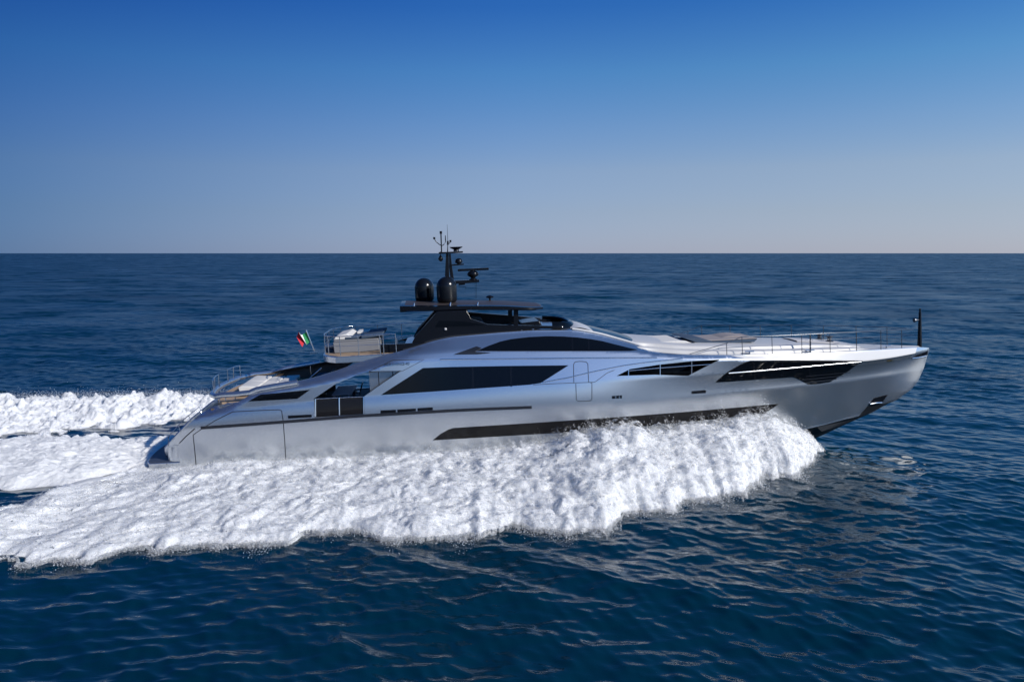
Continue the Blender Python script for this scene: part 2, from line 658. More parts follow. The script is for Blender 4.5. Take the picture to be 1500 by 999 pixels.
def build_hull():
    vv, ff = mesh2d(outer, holes, .2, creases)
    x, z = vv[:, 0], vv[:, 1]
    h = hb(x, z)
    N = normals_of(x, z)
    n = len(vv)
    hin = np.maximum(h - .10, 0)
    # boundary edges for the rim
    from collections import Counter
    cnt = Counter()
    for f in ff:
        for a, b in ((f[0], f[1]), (f[1], f[2]), (f[2], f[0])):
            cnt[(min(a, b), max(a, b))] += 1
    rim = [e for e, c in cnt.items() if c == 1]
    V, Fc, MI, NN = [], [], [], []
    for s_ in (-1, 1):
        b0 = len(V)
        V += np.column_stack([x, s_ * h, z]).tolist()
        NN += (N * np.array([1, -s_, 1])).tolist()
        # orient
        for f in ff:
            a, b, c = vv[f[0]], vv[f[1]], vv[f[2]]
            area = (b[0] - a[0]) * (c[1] - a[1]) - (b[1] - a[1]) * (c[0] - a[0])
            fl = tuple(int(i) + b0 for i in f)
            if (area > 0) != (s_ < 0):
                fl = fl[::-1]
            Fc.append(tuple(int(i) for i in fl))
            MI.append(0)
        b1 = len(V)
        V += np.column_stack([x, s_ * hin, z]).tolist()
        NN += (-N * np.array([1, -s_, 1])).tolist()
        for f in Fc[-len(ff):]:
            Fc_i = tuple(i - b0 + b1 for i in f[::-1])
            Fc.append(Fc_i)
            MI.append(1)
        for a, b in rim:
            i0 = len(V)
            q = [(x[a], s_ * h[a], z[a]), (x[b], s_ * h[b], z[b]), (x[b], s_ * hin[b], z[b]), (x[a], s_ * hin[a], z[a])]
            V += [[float(c_) for c_ in p_] for p_ in q]
            u = np.array(q[1]) - np.array(q[0])
            vn = np.cross(u, np.array(q[3]) - np.array(q[0]))
            ln = np.linalg.norm(vn)
            vn = vn / ln if ln > 1e-9 else np.array([0, 0, 1.0])
            NN += [vn.tolist()] * 4
            Fc.append((i0, i0 + 1, i0 + 2, i0 + 3))
            MI.append(0)
    me = bpy.data.meshes.new('hull')
    me.from_pydata(V, [], Fc)
    me.materials.append(SILVER)
    me.materials.append(INNER)
    me.polygons.foreach_set('material_index', MI)
    me.polygons.foreach_set('use_smooth', [True] * len(Fc))
    me.normals_split_custom_set_from_vertices(NN)
    o = bpy.data.objects.new('hull', me)
    COL.objects.link(o)
    o.parent = yacht
    return o


hull = build_hull()

# ---- bottom, from chine to keel
mb = MB()
secs = []
kx = np.linspace(1.6, 42.2, 60)
_kz = np.array([p[1] for p in STEM])
_kx = np.array([p[0] for p in STEM])
oi = np.argsort(_kx)
for x in kx:
    zc = float(zline(0, x))
    yc = float(hb(x, zc + .02))
    zk = float(np.interp(x, _kx[oi], _kz[oi])) if x > _kx.min() else -1.5
    if x < _kx.min():
        zk = float(_kz[np.argmin(_kx)]) - (float(_kx.min()) - x) * 0.01
    zk = min(zk, zc - .005)
    sec = []
    for k in np.linspace(-1, 1, 13):
        sec.append((x, k * yc, zk + (zc - zk) * abs(k) ** 1.15))
    secs.append(sec)
mb.loft(secs, cap=False)
mb.build('hull_bottom', ANTIF, yacht, smooth=40)

# ---- dark lines, windows and vents on the near side
hull_strip('side_stripe', STRIPE, yacht, [(294, 626.8), (415, 618), (525, 609.3), (660, 601.5), (720, 598.8), (779, 596.6)], .15)
PX_SAL = [(557.8, 578.5), (585, 561), (619.5, 539), (660, 537.5), (740, 536), (833, 535), (811, 549), (792, 561), (775, 563.5), (660, 571.7)]
sal = hull_sheet('saloon_window', GLASS, yacht, hull_poly(PX_SAL))
for px in (692, 748):
    hull_strip('mullion', BLACK, sal, [(px, 537), (px + 1, 566)], .09, .02)
PX_UP = crop(660, 460, 4.54, [(172, 246), (250, 212), (330, 183), (400, 167), (520, 153), (640, 147), (750, 149), (850, 156), (930, 166), (1010, 180), (1100, 203), (1180, 223), (1245, 237), (1190, 245), (700, 246)])
up = hull_sheet('upper_window', GLASS, yacht, hull_poly(PX_UP), step=.2)
hull_strip('mullion', BLACK, up, [(838, 494), (838.5, 513)], .08, .02)
hull_strip('mullion', BLACK, up, [(862, 497), (862.5, 513)], .08, .02)
hull_sheet('window_sill', STRIPE, yacht, hull_poly(crop(660, 460, 4.54, [(20, 268), (172, 214), (205, 225), (160, 250), (270, 257), (180, 266)])), off=.035, step=.15)
PX_LOW = [(633.7, 644.8), (646, 635), (657, 629), (664.6, 626.8), (720, 623.3), (840, 615.5), (960, 606.8), (1060, 598.6), (1141, 591.7), (1120, 605.4), (1040, 614.5), (948, 624), (800, 635), (660, 643.3)]
hull_sheet('hull_window', SMOKE, yacht, hull_poly(PX_LOW))
PX_AFT = [(363, 588), (372, 583), (381.6, 577.8), (420, 574.2), (454, 571), (435.7, 584), (400, 586)]
hull_sheet('aft_window', GLASS, yacht, hull_poly(PX_AFT))
PX_BOW = [(1048, 560.4), (1066, 545), (1085, 534), (1099, 527.9), (1142, 527.6), (1200, 527.8), (1263, 528.3), (1261, 531.6), (1243, 543.6), (1230, 551), (1216, 559.6), (1198, 562.5), (1184, 563.3), (1172, 557), (1161.6, 552.4), (1110, 555.8)]
bw = hull_sheet('bow_window', GLASS, yacht, hull_poly(PX_BOW), off=.03, step=.15, extra=creases)
for px, a, b in ((1103, 528, 556), (1145, 528, 553.5), (1184, 528, 553), (1222, 528.5, 556)):
    hull_strip('mullion', BLACK, bw, [(px, a), (px + 2.5, b)], .07, .04)
for a, b in (((1180, 551), (1246, 545.2)), ((1174, 556.4), (1236, 550.3)), ((1180, 560.6), (1226, 555.3))):
    hull_strip('louvre', DKSTEEL, bw, [a, b], .025, .045)
# bright bar across the bow window, side deck rails
def on_hull(px, py, off):
    x, z = hull_xz(px, py, off)
    return (x, -(float(hb(x, z)) + off), z)


def hull_tube(name, m, parent, pts, r, off=.03, step=.5):
    p = densify(hull_poly(pts), step, False)
    mb_ = MB()
    mb_.tube([(x, -(float(hb(x, z)) + off), z) for x, z in p], r)
    return mb_.build(name, m, parent, smooth=60)


hull_tube('bow_rail', SILVER, yacht, [(1067, 546.5), (1120, 542.3), (1170, 538), (1220, 533.5), (1261, 530)], .04)
for q in ([(896.5, 580), (911, 579), (911, 583.3), (896.5, 584)], [(1013, 573), (1034, 571.2), (1034, 575.6), (1013, 577)],
          [(557.4, 601), (580, 600), (580, 604.2), (557.4, 605.4)], [(582, 599.8), (609.3, 598.2), (609.3, 602), (582, 604)],
          [(611.6, 597.8), (634, 596.4), (634, 600.6), (611.6, 602)], [(422, 608.6), (456.5, 607), (456.5, 611), (422, 613)]):
    hull_sheet('vent', BLACK, yacht, hull_poly(q), off=.012, step=.15)
for px in (901, 906.5):
    hull_sheet('vent_fin', CHROME, yacht, hull_poly([(px, 580.2), (px + 1.6, 580), (px + 1.6, 583.2), (px, 583.4)]), off=.022, step=.1)

# seams of the garage door and the boarding door
hull_strip('garage_door_seam', SEAM, yacht, [(288, 688), (285.5, 662), (283, 637), (295, 628.5), (315, 616), (341, 603), (375, 601.3), (409, 600), (412.5, 601.5), (415, 617), (417, 645), (419.5, 684)], .035)
hull_strip('stern_seam', SEAM, yacht, [(263, 649), (272, 639.5), (285, 628)], .05)
hull_strip('boarding_door_seam', SEAM, yacht, crop(660, 460, 4.54, [(820, 458), (818, 335), (828, 318), (860, 314), (900, 317), (913, 330), (918, 452), (940, 458), (940, 565), (928, 577), (850, 580), (836, 570), (833, 462)]), .03)
hull_strip('knuckle_seam', SEAM, yacht, crop(660, 460, 4.54, [(550, 470), (700, 462), (960, 452), (1040, 392), (1090, 372)]), .025)
hull_tube('rub_rail', CHROME, yacht, crop(660, 460, 4.54, [(612, 455), (780, 424), (960, 381), (1150, 343), (1300, 322), (1362, 315)]) + [(1000, 525)], .03, .0)
hull_tube('rub_rail', CHROME, yacht, [(645, 526.6), (760, 525.6), (860, 524.6), (962, 524)], .035, .0)
# fairlead notch, anchor pocket, bow light
hull_sheet('fairlead', BLACK, yacht, hull_poly(crop(1100, 440, 4.54, [(1062, 384), (1110, 366), (1180, 336), (1178, 362), (1120, 376)])), off=.014, step=.1)
hull_tube('fairlead_lip', CHROME, yacht, crop(1100, 440, 4.54, [(1075, 388), (1120, 382), (1166, 371)]), .05, .02, .2)
pk = hull_sheet('anchor_pocket', BLACK, yacht, hull_poly(crop(1100, 440, 4.54, [(782, 698), (820, 651), (911, 628), (868, 688), (800, 706)])), off=.014, step=.1)
hull_tube('anchor', CHROME, pk, crop(1100, 440, 4.54, [(790, 690), (830, 682), (868, 680)]), .06, .05, .2)
pk2 = hull_sheet('bow_guard', ANTIF, yacht, hull_poly(crop(1100, 440, 4.54, [(440, 842), (640, 802), (715, 778), (778, 704), (868, 690), (912, 688), (850, 722), (760, 768), (600, 832), (470, 872)])), off=.010, step=.1)
hull_sheet('bow_light', GOLD, yacht, hull_poly(crop(1100, 440, 4.54, [(908, 398), (945, 394), (945, 406), (908, 410)])), off=.01, step=.1)
# name panel with its letters
hull_strip('panel_seam', SEAM, yacht, crop(430, 480, 4.54, [(500, 291), (720, 290), (870, 211), (660, 215), (500, 291)]), .02)
def lettering(name, text, pa, pb, size):
    c = bpy.data.curves.new(name, 'FONT')
    c.body = text
    c.size = size
    c.extrude = .003
    t_ = bpy.data.objects.new(name, c)
    COL.objects.link(t_)
    me = bpy.data.meshes.new_from_object(t_.evaluated_get(bpy.context.evaluated_depsgraph_get()))
    bpy.data.objects.remove(t_)
    o = bpy.data.objects.new(name, me)
    COL.objects.link(o)
    me.materials.clear()
    me.materials.append(STRIPE)
    o.parent = yacht
    (xa_, za_), (xb_, zb2_) = hull_xz(*pa), hull_xz(*pb)
    ya2, yb2 = -(float(hb(xa_, za_)) + .03), -(float(hb(xb_, zb2_)) + .03)
    ex = Vector((xb_ - xa_, yb2 - ya2, zb2_ - za_)).normalized()
    n_ = Vector(normals_of(np.array([(xa_ + xb_) / 2]), np.array([za_]))[0])
    ez = n_.cross(ex)
    if ez.z < 0:
        ez = -ez
    ez.normalize()
    n_ = ex.cross(ez)
    o.matrix_local = Matrix(((ex.x, ez.x, n_.x, xa_), (ex.y, ez.y, n_.y, ya2), (ex.z, ez.z, n_.z, za_), (0, 0, 0, 1)))
    return o


lettering('name_letters', 'PERSHING', (563.5, 536.2), (588, 535), .215)
lettering('name_numerals', '140', (590.5, 534.9), (598, 534.6), .215)

# ---- side deck recess behind the forward opening
rec = holes[1]
rx0, rx1 = min(p[0] for p in rec) - .3, max(p[0] for p in rec) + .3
rz0, rz1 = min(p[1] for p in rec) - .15, max(p[1] for p in rec) + .15
yr = float(hb((rx0 + rx1) / 2, rz0))
rxs = np.linspace(rx0, rx1, 16)
for s_ in (-1, 1):
    part('recess_wall', GLASS, yacht, lambda m: m.loft([[(x_, s_ * (float(hb(x_, rz0)) - .8), rz0), (x_, s_ * (float(hb(x_, rz0)) - .85), rz1 + .2)] for x_ in rxs], cap=False), smooth=40)
    part('side_deck', DECKG, yacht, lambda m: m.loft([[(x_, s_ * (float(hb(x_, rz0)) - .8), rz0 + .03), (x_, s_ * (float(hb(x_, rz0)) - .14), rz0 + .03)] for x_ in rxs], cap=False), smooth=40)
hull_tube('side_rail', CHROME, yacht, crop(860, 460, 4.54, [(278, 378), (480, 360), (690, 344), (845, 334)]), .025, -.05)
for a, b, c, d in ((276, 372, 276, 412), (487, 334, 487, 405), (697, 312, 697, 408)):
    hull_tube('rail_post', CHROME, yacht, crop(860, 460, 4.54, [(a, b), (c, d)]), .03, -.05)

# ---- roof over the saloon, windscreen, roof brow
def roof_sec(x, n=25, lift=0, k=1.0):
    zt = float(zline(5, x))
    yt = float(hb(x, zt)) - .02
    c = np.interp(x, [12, 20, 23.5, 25, 27.2, 28], [.05, .12, .20, .26, .26, .1])
    return [(x, yt * q * k, zt + c * (1 - (q * k) ** 2) + lift) for q in np.linspace(-1, 1, n)]


xr0, xr1 = hull_xz(590, 513)[0], hull_xz(948, 513)[0]
part('roof', SILVER, yacht, lambda m: m.loft([roof_sec(x) for x in np.linspace(xr0, xr1, 50)], cap=False), smooth=50)
xw0, xw1 = hull_xz(872, 489)[0], hull_xz(941, 509)[0]
part('windshield', GLASS, yacht, lambda m: m.loft([roof_sec(x, 25, .035, np.interp(x, [xw0, xw1], [.80, .88])) for x in np.linspace(xw0, xw1, 14)], cap=False), smooth=50)
xb0, xb1 = hull_xz(838, 484)[0], hull_xz(872, 489)[0]
part('roof_brow', PALE, yacht, lambda m: m.loft([roof_sec(x, 25, .03 + .1 * math.sin(math.pi * (x - xb0) / (xb1 - xb0)), .86) for x in np.linspace(xb0, xb1, 9)], cap=False), smooth=50)
for k_ in (.93,):
    for s_ in (-1, 1):
        pts = []
        for x in np.linspace(xw0 - 1.2, xw1 + .3, 16):
            zt = float(zline(5, x))
            yt = float(hb(x, zt))
            pts.append((x, s_ * yt * k_, zt + .075))
        part('windshield_pillar', SUNWHITE, yacht, lambda m: m.tube(pts, .055), smooth=60)  # sun on the rounded edges is put into the white colour

# ---- foredeck, stepped coachroof
def fore_sec(x):
    zt = float(zline(4, x)) + .0
    yt = max(float(hb(x, zt)) - .03, .01)
    f = np.interp(x, [26, 35.5, 38.5, 39.6], [1, 1, .6, 0.02])
    h1, h2 = .19 * f, .20 * f
    ya_ = min(yt * .98, max(yt - .42, yt * .8))
    yb_ = max(ya_ - .55, yt * .55)
    half = [(yt, zt), (ya_, zt + .01), (ya_ - .04, zt + h1 * .8), (ya_ - .14 * f, zt + h1), (yb_, zt + h1 + .02), (yb_ - .04, zt + h1 + h2 * .8), (yb_ - .15 * f, zt + h1 + h2), (yb_ * .4, zt + h1 + h2 + .05), (0, zt + h1 + h2 + .06)]
    return [(x, -a, b) for a, b in half] + [(x, a, b) for a, b in reversed(half[:-1])]


xf0 = hull_xz(925, 513)[0]
part('foredeck', PALE, yacht, lambda m: m.loft([fore_sec(x) for x in np.concatenate([np.linspace(xf0, 41, 50), np.linspace(41.2, 43.2, 14)])], cap=False), smooth=25)


def fdz(x, y):
    s = fore_sec(x)
    return float(np.interp(y, [p[1] for p in s], [p[2] for p in s]))


# anchor gear and cleats on the foredeck
xc, zc = U(1215, 501, -.6)
for a_ in (-.6, .6):
    part('windlass', DKSTEEL, yacht, lambda m: m.lathe((xc, a_, fdz(xc, a_)), [(.22, 0), (.22, .1), (.12, .14), (.12, .3), (.2, .34), (.2, .4)], 16), smooth=40)
hat0, hat1 = U(1168, 504, -1.0)[0], U(1232, 503, -1.0)[0]
part('deck_hatch', DECKG, yacht, lambda m: m.loft([[(x_, -1.0, fdz(x_, -1.0) + .02), (x_, -.9, fdz(x_, -.9) + .07), (x_, 0, fdz(x_, 0) + .06), (x_, .9, fdz(x_, .9) + .07), (x_, 1.0, fdz(x_, 1.0) + .02)] for x_ in np.linspace(hat0, hat1, 8)], cap=False), smooth=40)
for px in (1184, 1318, 1090):
    xq = U(px, 514, -2.4)[0]
    yq = -(float(hb(xq, float(zline(4, xq)))) - .3)
    part('cleat', CHROME, yacht, lambda m: (m.tube([(xq - .25, yq, fdz(xq, yq) + .16), (xq + .25, yq, fdz(xq, yq) + .16)], .035), m.tube([(xq, yq, fdz(xq, yq)), (xq, yq, fdz(xq, yq) + .16)], .05)), smooth=60)

_e = [(float(x), float(zline(3, x)) + .03) for x in np.linspace(hull_xz(1100, 526)[0], 42.6, 40)]
_f = [(float(x), float(zline(4, x)) - .005) for x in np.linspace(hull_xz(1070, 521)[0], 42.8, 40)]
hull_sheet('edge_sun_glare', SUNWHITE, yacht, _e + _f[::-1], off=.016, step=.15, extra=creases)  # white sheet over the silver bevel, its sunlit glare painted in

# ---- bow rails, both sides
def bow_rail(s_):
    xs_ = [hull_xz(px, py)[0] for px, py in ((1066, 519.5), (1089, 519), (1133, 518.5), (1176.5, 517.5), (1218, 516), (1257, 514.5), (1293, 512.5), (1323.5, 510.5), (1341, 509))]
    hs = [.62, .98, 1.02, 1.05, 1.07, 1.07, 1.08, 1.08, 1.05]

    def base(x, inset=.16):
        zt = float(zline(4, x))
        return Vector((x, s_ * max(float(hb(x, zt)) - inset, .06), zt))
    root = MB()
    tops = [base(x) + Vector((-.02 * h, 0, h)) for x, h in zip(xs_, hs)]
    x_s = hull_xz(1012, 521)[0]
    line = [base(x_s) + Vector((0, 0, .02))] + tops
    dense = []
    for i in range(len(line) - 1):
        for q in range(4):
            dense.append(line[i].lerp(line[i + 1], q / 4))
    dense.append(line[-1])
    root.tube(dense, .019)
    r = root.build('bow_railing', RAIL, yacht, smooth=60)
    for fr in (.36, .68):
        m = MB()
        m.tube([base(x) + Vector((-.02 * h, 0, h * fr)) for x, h in zip(xs_[3:], hs[3:])], .010)
        m.build('wire', RAIL, r, smooth=60)
    for x, t in zip(xs_[:-1], tops[:-1]):
        m = MB()
        m.tube([base(x) - Vector((0, 0, .02)), t], .020)
        m.build('stanchion', DKSTEEL, r, smooth=60)
    return r


for s_ in (-1, 1):
    bow_rail(s_)
xq, zq = U(1187, 516, -2.6)
part('deck_light_post', DKSTEEL, yacht, lambda m: m.tube([(xq, -2.6, fdz(xq, -2.6) - .02), (xq, -2.6, fdz(xq, -2.6) + 1.1)], .045), smooth=60)

# ---- jackstaff on the stem head
xj, zj = U(1347, 507, 0)
_, zj1 = U(1347, 452, 0)
js = part('jackstaff', BLACK, yacht, lambda m: m.tube([(xj, 0, zj - .1), (xj, 0, zj + .3), (xj, 0, zj1 - .25), (xj, 0, zj1 - .2), (xj, 0, zj1)], [.125, .12, .075, .055, .05], 12), smooth=50)
xl, zl = U(1341.5, 469, -.02)
part('horn', DKSTEEL, js, lambda m: m.lathe((xl, 0, zl), [(.04, .2), (.06, .12), (.13, -.06), (.13, -.1)], 14, axis='x'), smooth=40)

# ---- swim platform and transom
zp0 = U(214, 678, -3.55)[1]
plan = []
for q in np.linspace(-1, 1, 21):
    plan.append((.18 - .45 * (1 - abs(q) ** 2.2) + .12 * max(0, abs(q) - .93) / .07, 3.58 * q))
platp = plan + [(2.3, 3.7), (2.3, -3.7)]
pl = part('swim_platform', [SILVER], yacht, lambda m: m.prism_z(platp, -.12, zp0 - .02), bevel=.05)
part('platform_deck', PLATF, pl, lambda m: m.prism_z([(x + .06, y * .985) for x, y in platp], zp0 - .015, zp0 + .012))
part('platform_light', BLACK, pl, lambda m: m.lathe((0, 0, 0), [(.02, 0), (.02, .01)], 8).v.__setitem__(slice(None), [(a + U(244, 680, -3.65)[0], -3.66 + c, b + U(244, 680, -3.65)[1]) for a, b, c in m.v]))
zt_top = float(zline(5, 3.4))
tw = [(U(241, 655, -2.5)[0], zp0)] + [U(a_, b_, -2.5) for a_, b_ in ((241, 655), (247, 647), (262, 631), (280, 612), (295, 600), (311, 587))]
tw += [(6.2, tw[-1][1]), (6.2, zp0)]
part('transom', SILVER, yacht, lambda m: m.prism_y(tw, -2.55, 2.55), bevel=.06)
for s_ in (-1, 1):
    st = MB()
    n_st = 9
    for i in range(n_st):
        xa = 1.75 + i * .22
        za = zp0 + (i + 1) * (tw[-3][1] - .25 - zp0) / n_st
        st.box((xa, min(s_ * 2.56, s_ * 3.45), zp0 - .1), (xa + .24, max(s_ * 2.56, s_ * 3.45), za))
    st.box((1.75 + n_st * .22, min(s_ * 2.56, s_ * 3.5), zp0), (6.2, max(s_ * 2.56, s_ * 3.5), tw[-3][1] - .3))
    st.build('stair', [TEAKD], yacht)
# rounded inner cheek of the near wing and the mirrored one
ck = hull_poly([(263, 676), (262, 653)])
for s_ in (-1, 1):
    sec = []
    for k in np.linspace(0, 1, 7):
        a = k * math.pi / 2
        row = []
        for zz in np.linspace(ck[0][1], ck[1][1], 5):
            fq = (zz - ck[0][1]) / (ck[1][1] - ck[0][1])
            R_ = .72 + .12 * fq
            row.append((ck[0][0] + .02 - R_ * math.sin(a) * (1 - .25 * fq), s_ * (3.66 - .38 * (1 - math.cos(a))), zz - .2 * fq * k))
        sec.append(row)
    part('wing_cheek', SILVER, yacht, lambda m: m.loft(sec, cap=False), smooth=60)
ra, rb = U3(247, 639, -2.9), U3(292, 596, -2.9)
for s_ in (-1, 1):
    rl = MB()
    A_, B_ = Vector((ra[0], s_ * 2.9, ra[2])), Vector((rb[0], s_ * 2.9, rb[2]))
    rl.tube([A_ + Vector((-.05, 0, -.5)), A_, A_.lerp(B_, .5) + Vector((-.02, 0, .1)), B_, B_ + Vector((.1, 0, -.4))], .022)
    for q in (.33, .66):
        p = A_.lerp(B_, q)
        rl.tube([p + Vector((0, 0, .06)), p + Vector((.12, 0, -.5))], .018)
    rl.build('stair_handrail', CHROME, yacht, smooth=60)

# ---- aft lounge deck, lip and its rail
zd = U(356, 571, -1.9)[1] - .36
xa0 = U(306, 580, -3.3)[0]
aft_plan = [(xa0 + .35, -3.35), (8.2, -3.85), (8.2, 3.85), (xa0 + .35, 3.35), (xa0 - .05, 2.6), (xa0 - .25, 1.2), (xa0 - .3, 0), (xa0 - .25, -1.2), (xa0 - .05, -2.6)]
part('aft_deck', [TEAK], yacht, lambda m: m.prism_z([(x + .25, y * .97) for x, y in aft_plan], zd - .3, zd))
# rounded lip round the aft deck
lip = MB()
lp = []
for px, py, y_ in ((436, 560, -3.75), (400, 566, -3.72), (376, 570.5, -3.68), (366, 575, -3.64), (345, 577.5, -3.56), (326, 578.5, -3.45)):
    x, z = U(px, py, y_)
    lp.append((x, y_, z))
zl_ = U(304, 581, -3.3)[1]
lp += [(xa0 + .35, -3.35, zl_), (xa0 - .02, -2.7, zl_), (xa0 - .22, -1.3, zl_), (xa0 - .28, 0, zl_), (xa0 - .22, 1.3, zl_), (xa0 - .02, 2.7, zl_), (xa0 + .35, 3.35, zl_)]
lp += [(a, -b, c) for a, b, c in lp[5::-1]]
for i in range(len(lp) - 1):
    pass
sp = []
for i in range(len(lp) - 1):
    for q in range(4):
        sp.append(tuple(np.array(lp[i]) * (1 - q / 4) + np.array(lp[i + 1]) * q / 4))
sp.append(lp[-1])
lip.tube(sp, .14, 12)
lip.build('aft_coaming', SILVER, yacht, smooth=60)
for s_ in (-1, 1):
    r_ = MB()
    b0_, b1_ = U3(323, 575, -2.9), U3(352, 553, -2.9)
    h_ = .72
    pts_ = [(xa0 + .1, s_ * 2.75, zl_ + .1), (xa0 + .1, s_ * 2.75, zl_ + h_), (xa0 + .0, s_ * 2.3, zl_ + h_ + .05), (xa0 - .1, s_ * 1.5, zl_ + h_ + .05), (xa0 - .12, s_ * .9, zl_ + h_ + .05), (xa0 - .12, s_ * .9, zl_ + .1)]
    r_.tube(pts_, .024)
    r_.tube([(xa0 - .08, s_ * 1.9, zl_ + .1), (xa0 - .05, s_ * 1.9, zl_ + h_ + .05)], .02)
    r_.build('aft_railing', CHROME, yacht, smooth=60)
# posts seen in the gap under the lip
for px in (322, 331, 345):
    p = U3(px, 590, -3.1)
    part('lip_post', CHROME, yacht, lambda m: m.tube([p, (p[0], p[1], p[2] + .42)], .03), smooth=60)

# ---- cockpit: main deck, saloon end, fly deck overhead
zm = U(497, 609.5, -4.0)[1]
part('main_deck', TEAKD, yacht, lambda m: m.prism_z([(6.4, -3.9), (15, -4.02), (15, 4.02), (6.4, 3.9)], zm - .15, zm))
xs0 = U(541, 560, -3.5)[0]
zs1 = float(zline(5, xs0)) - .25
for a_, b_ in ((-3.45, -2.6), (2.6, 3.45)):
    part('saloon_wall', SILVER, yacht, lambda m: m.box((xs0, a_, zm), (xs0 + 4, b_, zs1 - .35)), bevel=.03)
part('saloon_door', GLASS, yacht, lambda m: m.box((xs0 + .25, -2.59, zm), (xs0 + 4, 2.59, zs1 - .3)))
for px in (555, 576):
    x_ = U(px, 560, -3.45)[0]
    part('wall_seam', SEAM, yacht, lambda m: m.box((x_ - .02, -3.458, zm), (x_ + .02, -3.44, zs1 - .4)))
part('aft_bulkhead', BLACK, yacht, lambda m: m.prism_y([(6.25, zm), (7.6, zm), (8.1, zd - .31), (6.25, zd - .31)], -3.8, 3.8))
xfl0 = U(466, 524, -3.0)[0]
zft = U(500, 523.5, -3.15)[1]
fp = []
for q in np.linspace(-1, 1, 19):
    fp.append((xfl0 + .9 * abs(q) ** 4, 3.15 * q))
fp = fp + [(18.5, 2.5), (18.5, -2.5)]
fd = part('fly_deck', SILVER, yacht, lambda m: m.loft([[(x + .35, y * .93, zft - .34) for x, y in fp] + [(fp[0][0] + .35, fp[0][1] * .93, zft - .34)], [(x, y, zft - .28) for x, y in fp] + [(fp[0][0], fp[0][1], zft - .28)], [(x, y, zft) for x, y in fp] + [(fp[0][0], fp[0][1], zft)], [(x + .1, y * .98, zft + .04) for x, y in fp] + [(fp[0][0] + .1, fp[0][1] * .98, zft + .04)]]), smooth=30)
part('fly_floor', TEAK, fd, lambda m: m.prism_z([(x + .12, y * .97) for x, y in fp], zft + .02, zft + .05))

# cockpit side rail with smoked glass
rt = crop(440, 530, 8.333, [(180, 456), (470, 440), (770, 428)])
rb_ = crop(440, 530, 8.333, [(182, 672), (475, 655), (772, 638)])
cr = hull_tube('cockpit_railing', CHROME, yacht, rt, .02, -.06)
for a, b in zip(rt, rb_):
    hull_tube('post', CHROME, cr, [a, b], .045, -.06)
hull_sheet('glass_panel', SMOKE, cr, hull_poly([rt[0], rt[1], rt[2], rb_[2], rb_[1], rb_[0]]), off=-.075)
part('gangway_strut', CHROME, yacht, lambda m: m.tube([U3(454, 554, -2.2), U3(471, 539, -2.2)], .04), smooth=60)
for px in (455,):
    p = U3(px, 536, 3.3)
    part('awning_post', CHROME, yacht, lambda m: m.tube([p, (p[0], p[1], p[2] - 1.0)], .045), smooth=60)

# ---- flybridge railing
def fly_rail():
    h = 1.02
    z0_ = zft + .04
    xq_ = [U(px, 524, -3.05)[0] for px in (499, 526, 557.5, 581)]
    path = []
    x_end = xq_[3]
    for x in np.linspace(x_end, xfl0 + 1.3, 8):
        path.append((x, -3.02))
    for q in np.linspace(-.985, .985, 21):
        path.append((xfl0 + .12 + 1.1 * abs(q) ** 5, 3.02 * q))
    for x in np.linspace(xfl0 + 1.3, x_end + 3, 10):
        path.append((x, 3.02))
    m = MB()
    m.tube([(x, y, z0_ + h) for x, y in path], .024)
    r = m.build('fly_railing', CHROME, yacht, smooth=60)
    m = MB()
    m.tube([(x, y, z0_ + h * .5) for x, y in path], .012)
    m.build('mid_rail', CHROME, r, smooth=60)
    posts = [(x, -3.02) for x in xq_] + [(xq_[2] + .18, -3.02), (xfl0 + 1.15, -3.02), (xfl0 + .5, -2.65), (xfl0 + .2, -1.8), (xfl0 + .12, -.6), (xfl0 + .12, .6), (xfl0 + .2, 1.8), (xfl0 + .5, 2.65), (xfl0 + 1.3, 3.02), (xfl0 + 2.6, 3.02), (xfl0 + 4, 3.02), (xfl0 + 5.4, 3.02), (xfl0 + 6.6, 3.02)]
    for x, y in posts:
        m = MB()
        m.tube([(x, y, z0_ - .02), (x, y, z0_ + h)], .022)
        m.build('stanchion', CHROME, r, smooth=60)


fly_rail()
# low side coaming of the flybridge
cx0, cz0 = U(556, 505, -2.6)
cx1, cz1 = U(607, 505, -2.6)
part('fly_coaming', BLACK, yacht, lambda m: m.box((cx0, -2.7, zft + .05), (cx1 + 2.5, -2.5, cz0)), bevel=.03)
part('coaming_rail', CHROME, yacht, lambda m: (m.tube([(cx0, -2.6, cz0 + .28), (cx1, -2.6, cz0 + .42)], .02), m.tube([(cx0 + .9, -2.6, cz0 - .02), (cx0 + .9, -2.6, cz0 + .3)], .02)), smooth=60)

# ---- radar arch, hardtop, fly windscreen
def kp(pts, y):
    return [U(px, py, y) for px, py in crop(570, 420, 5.172, pts)]


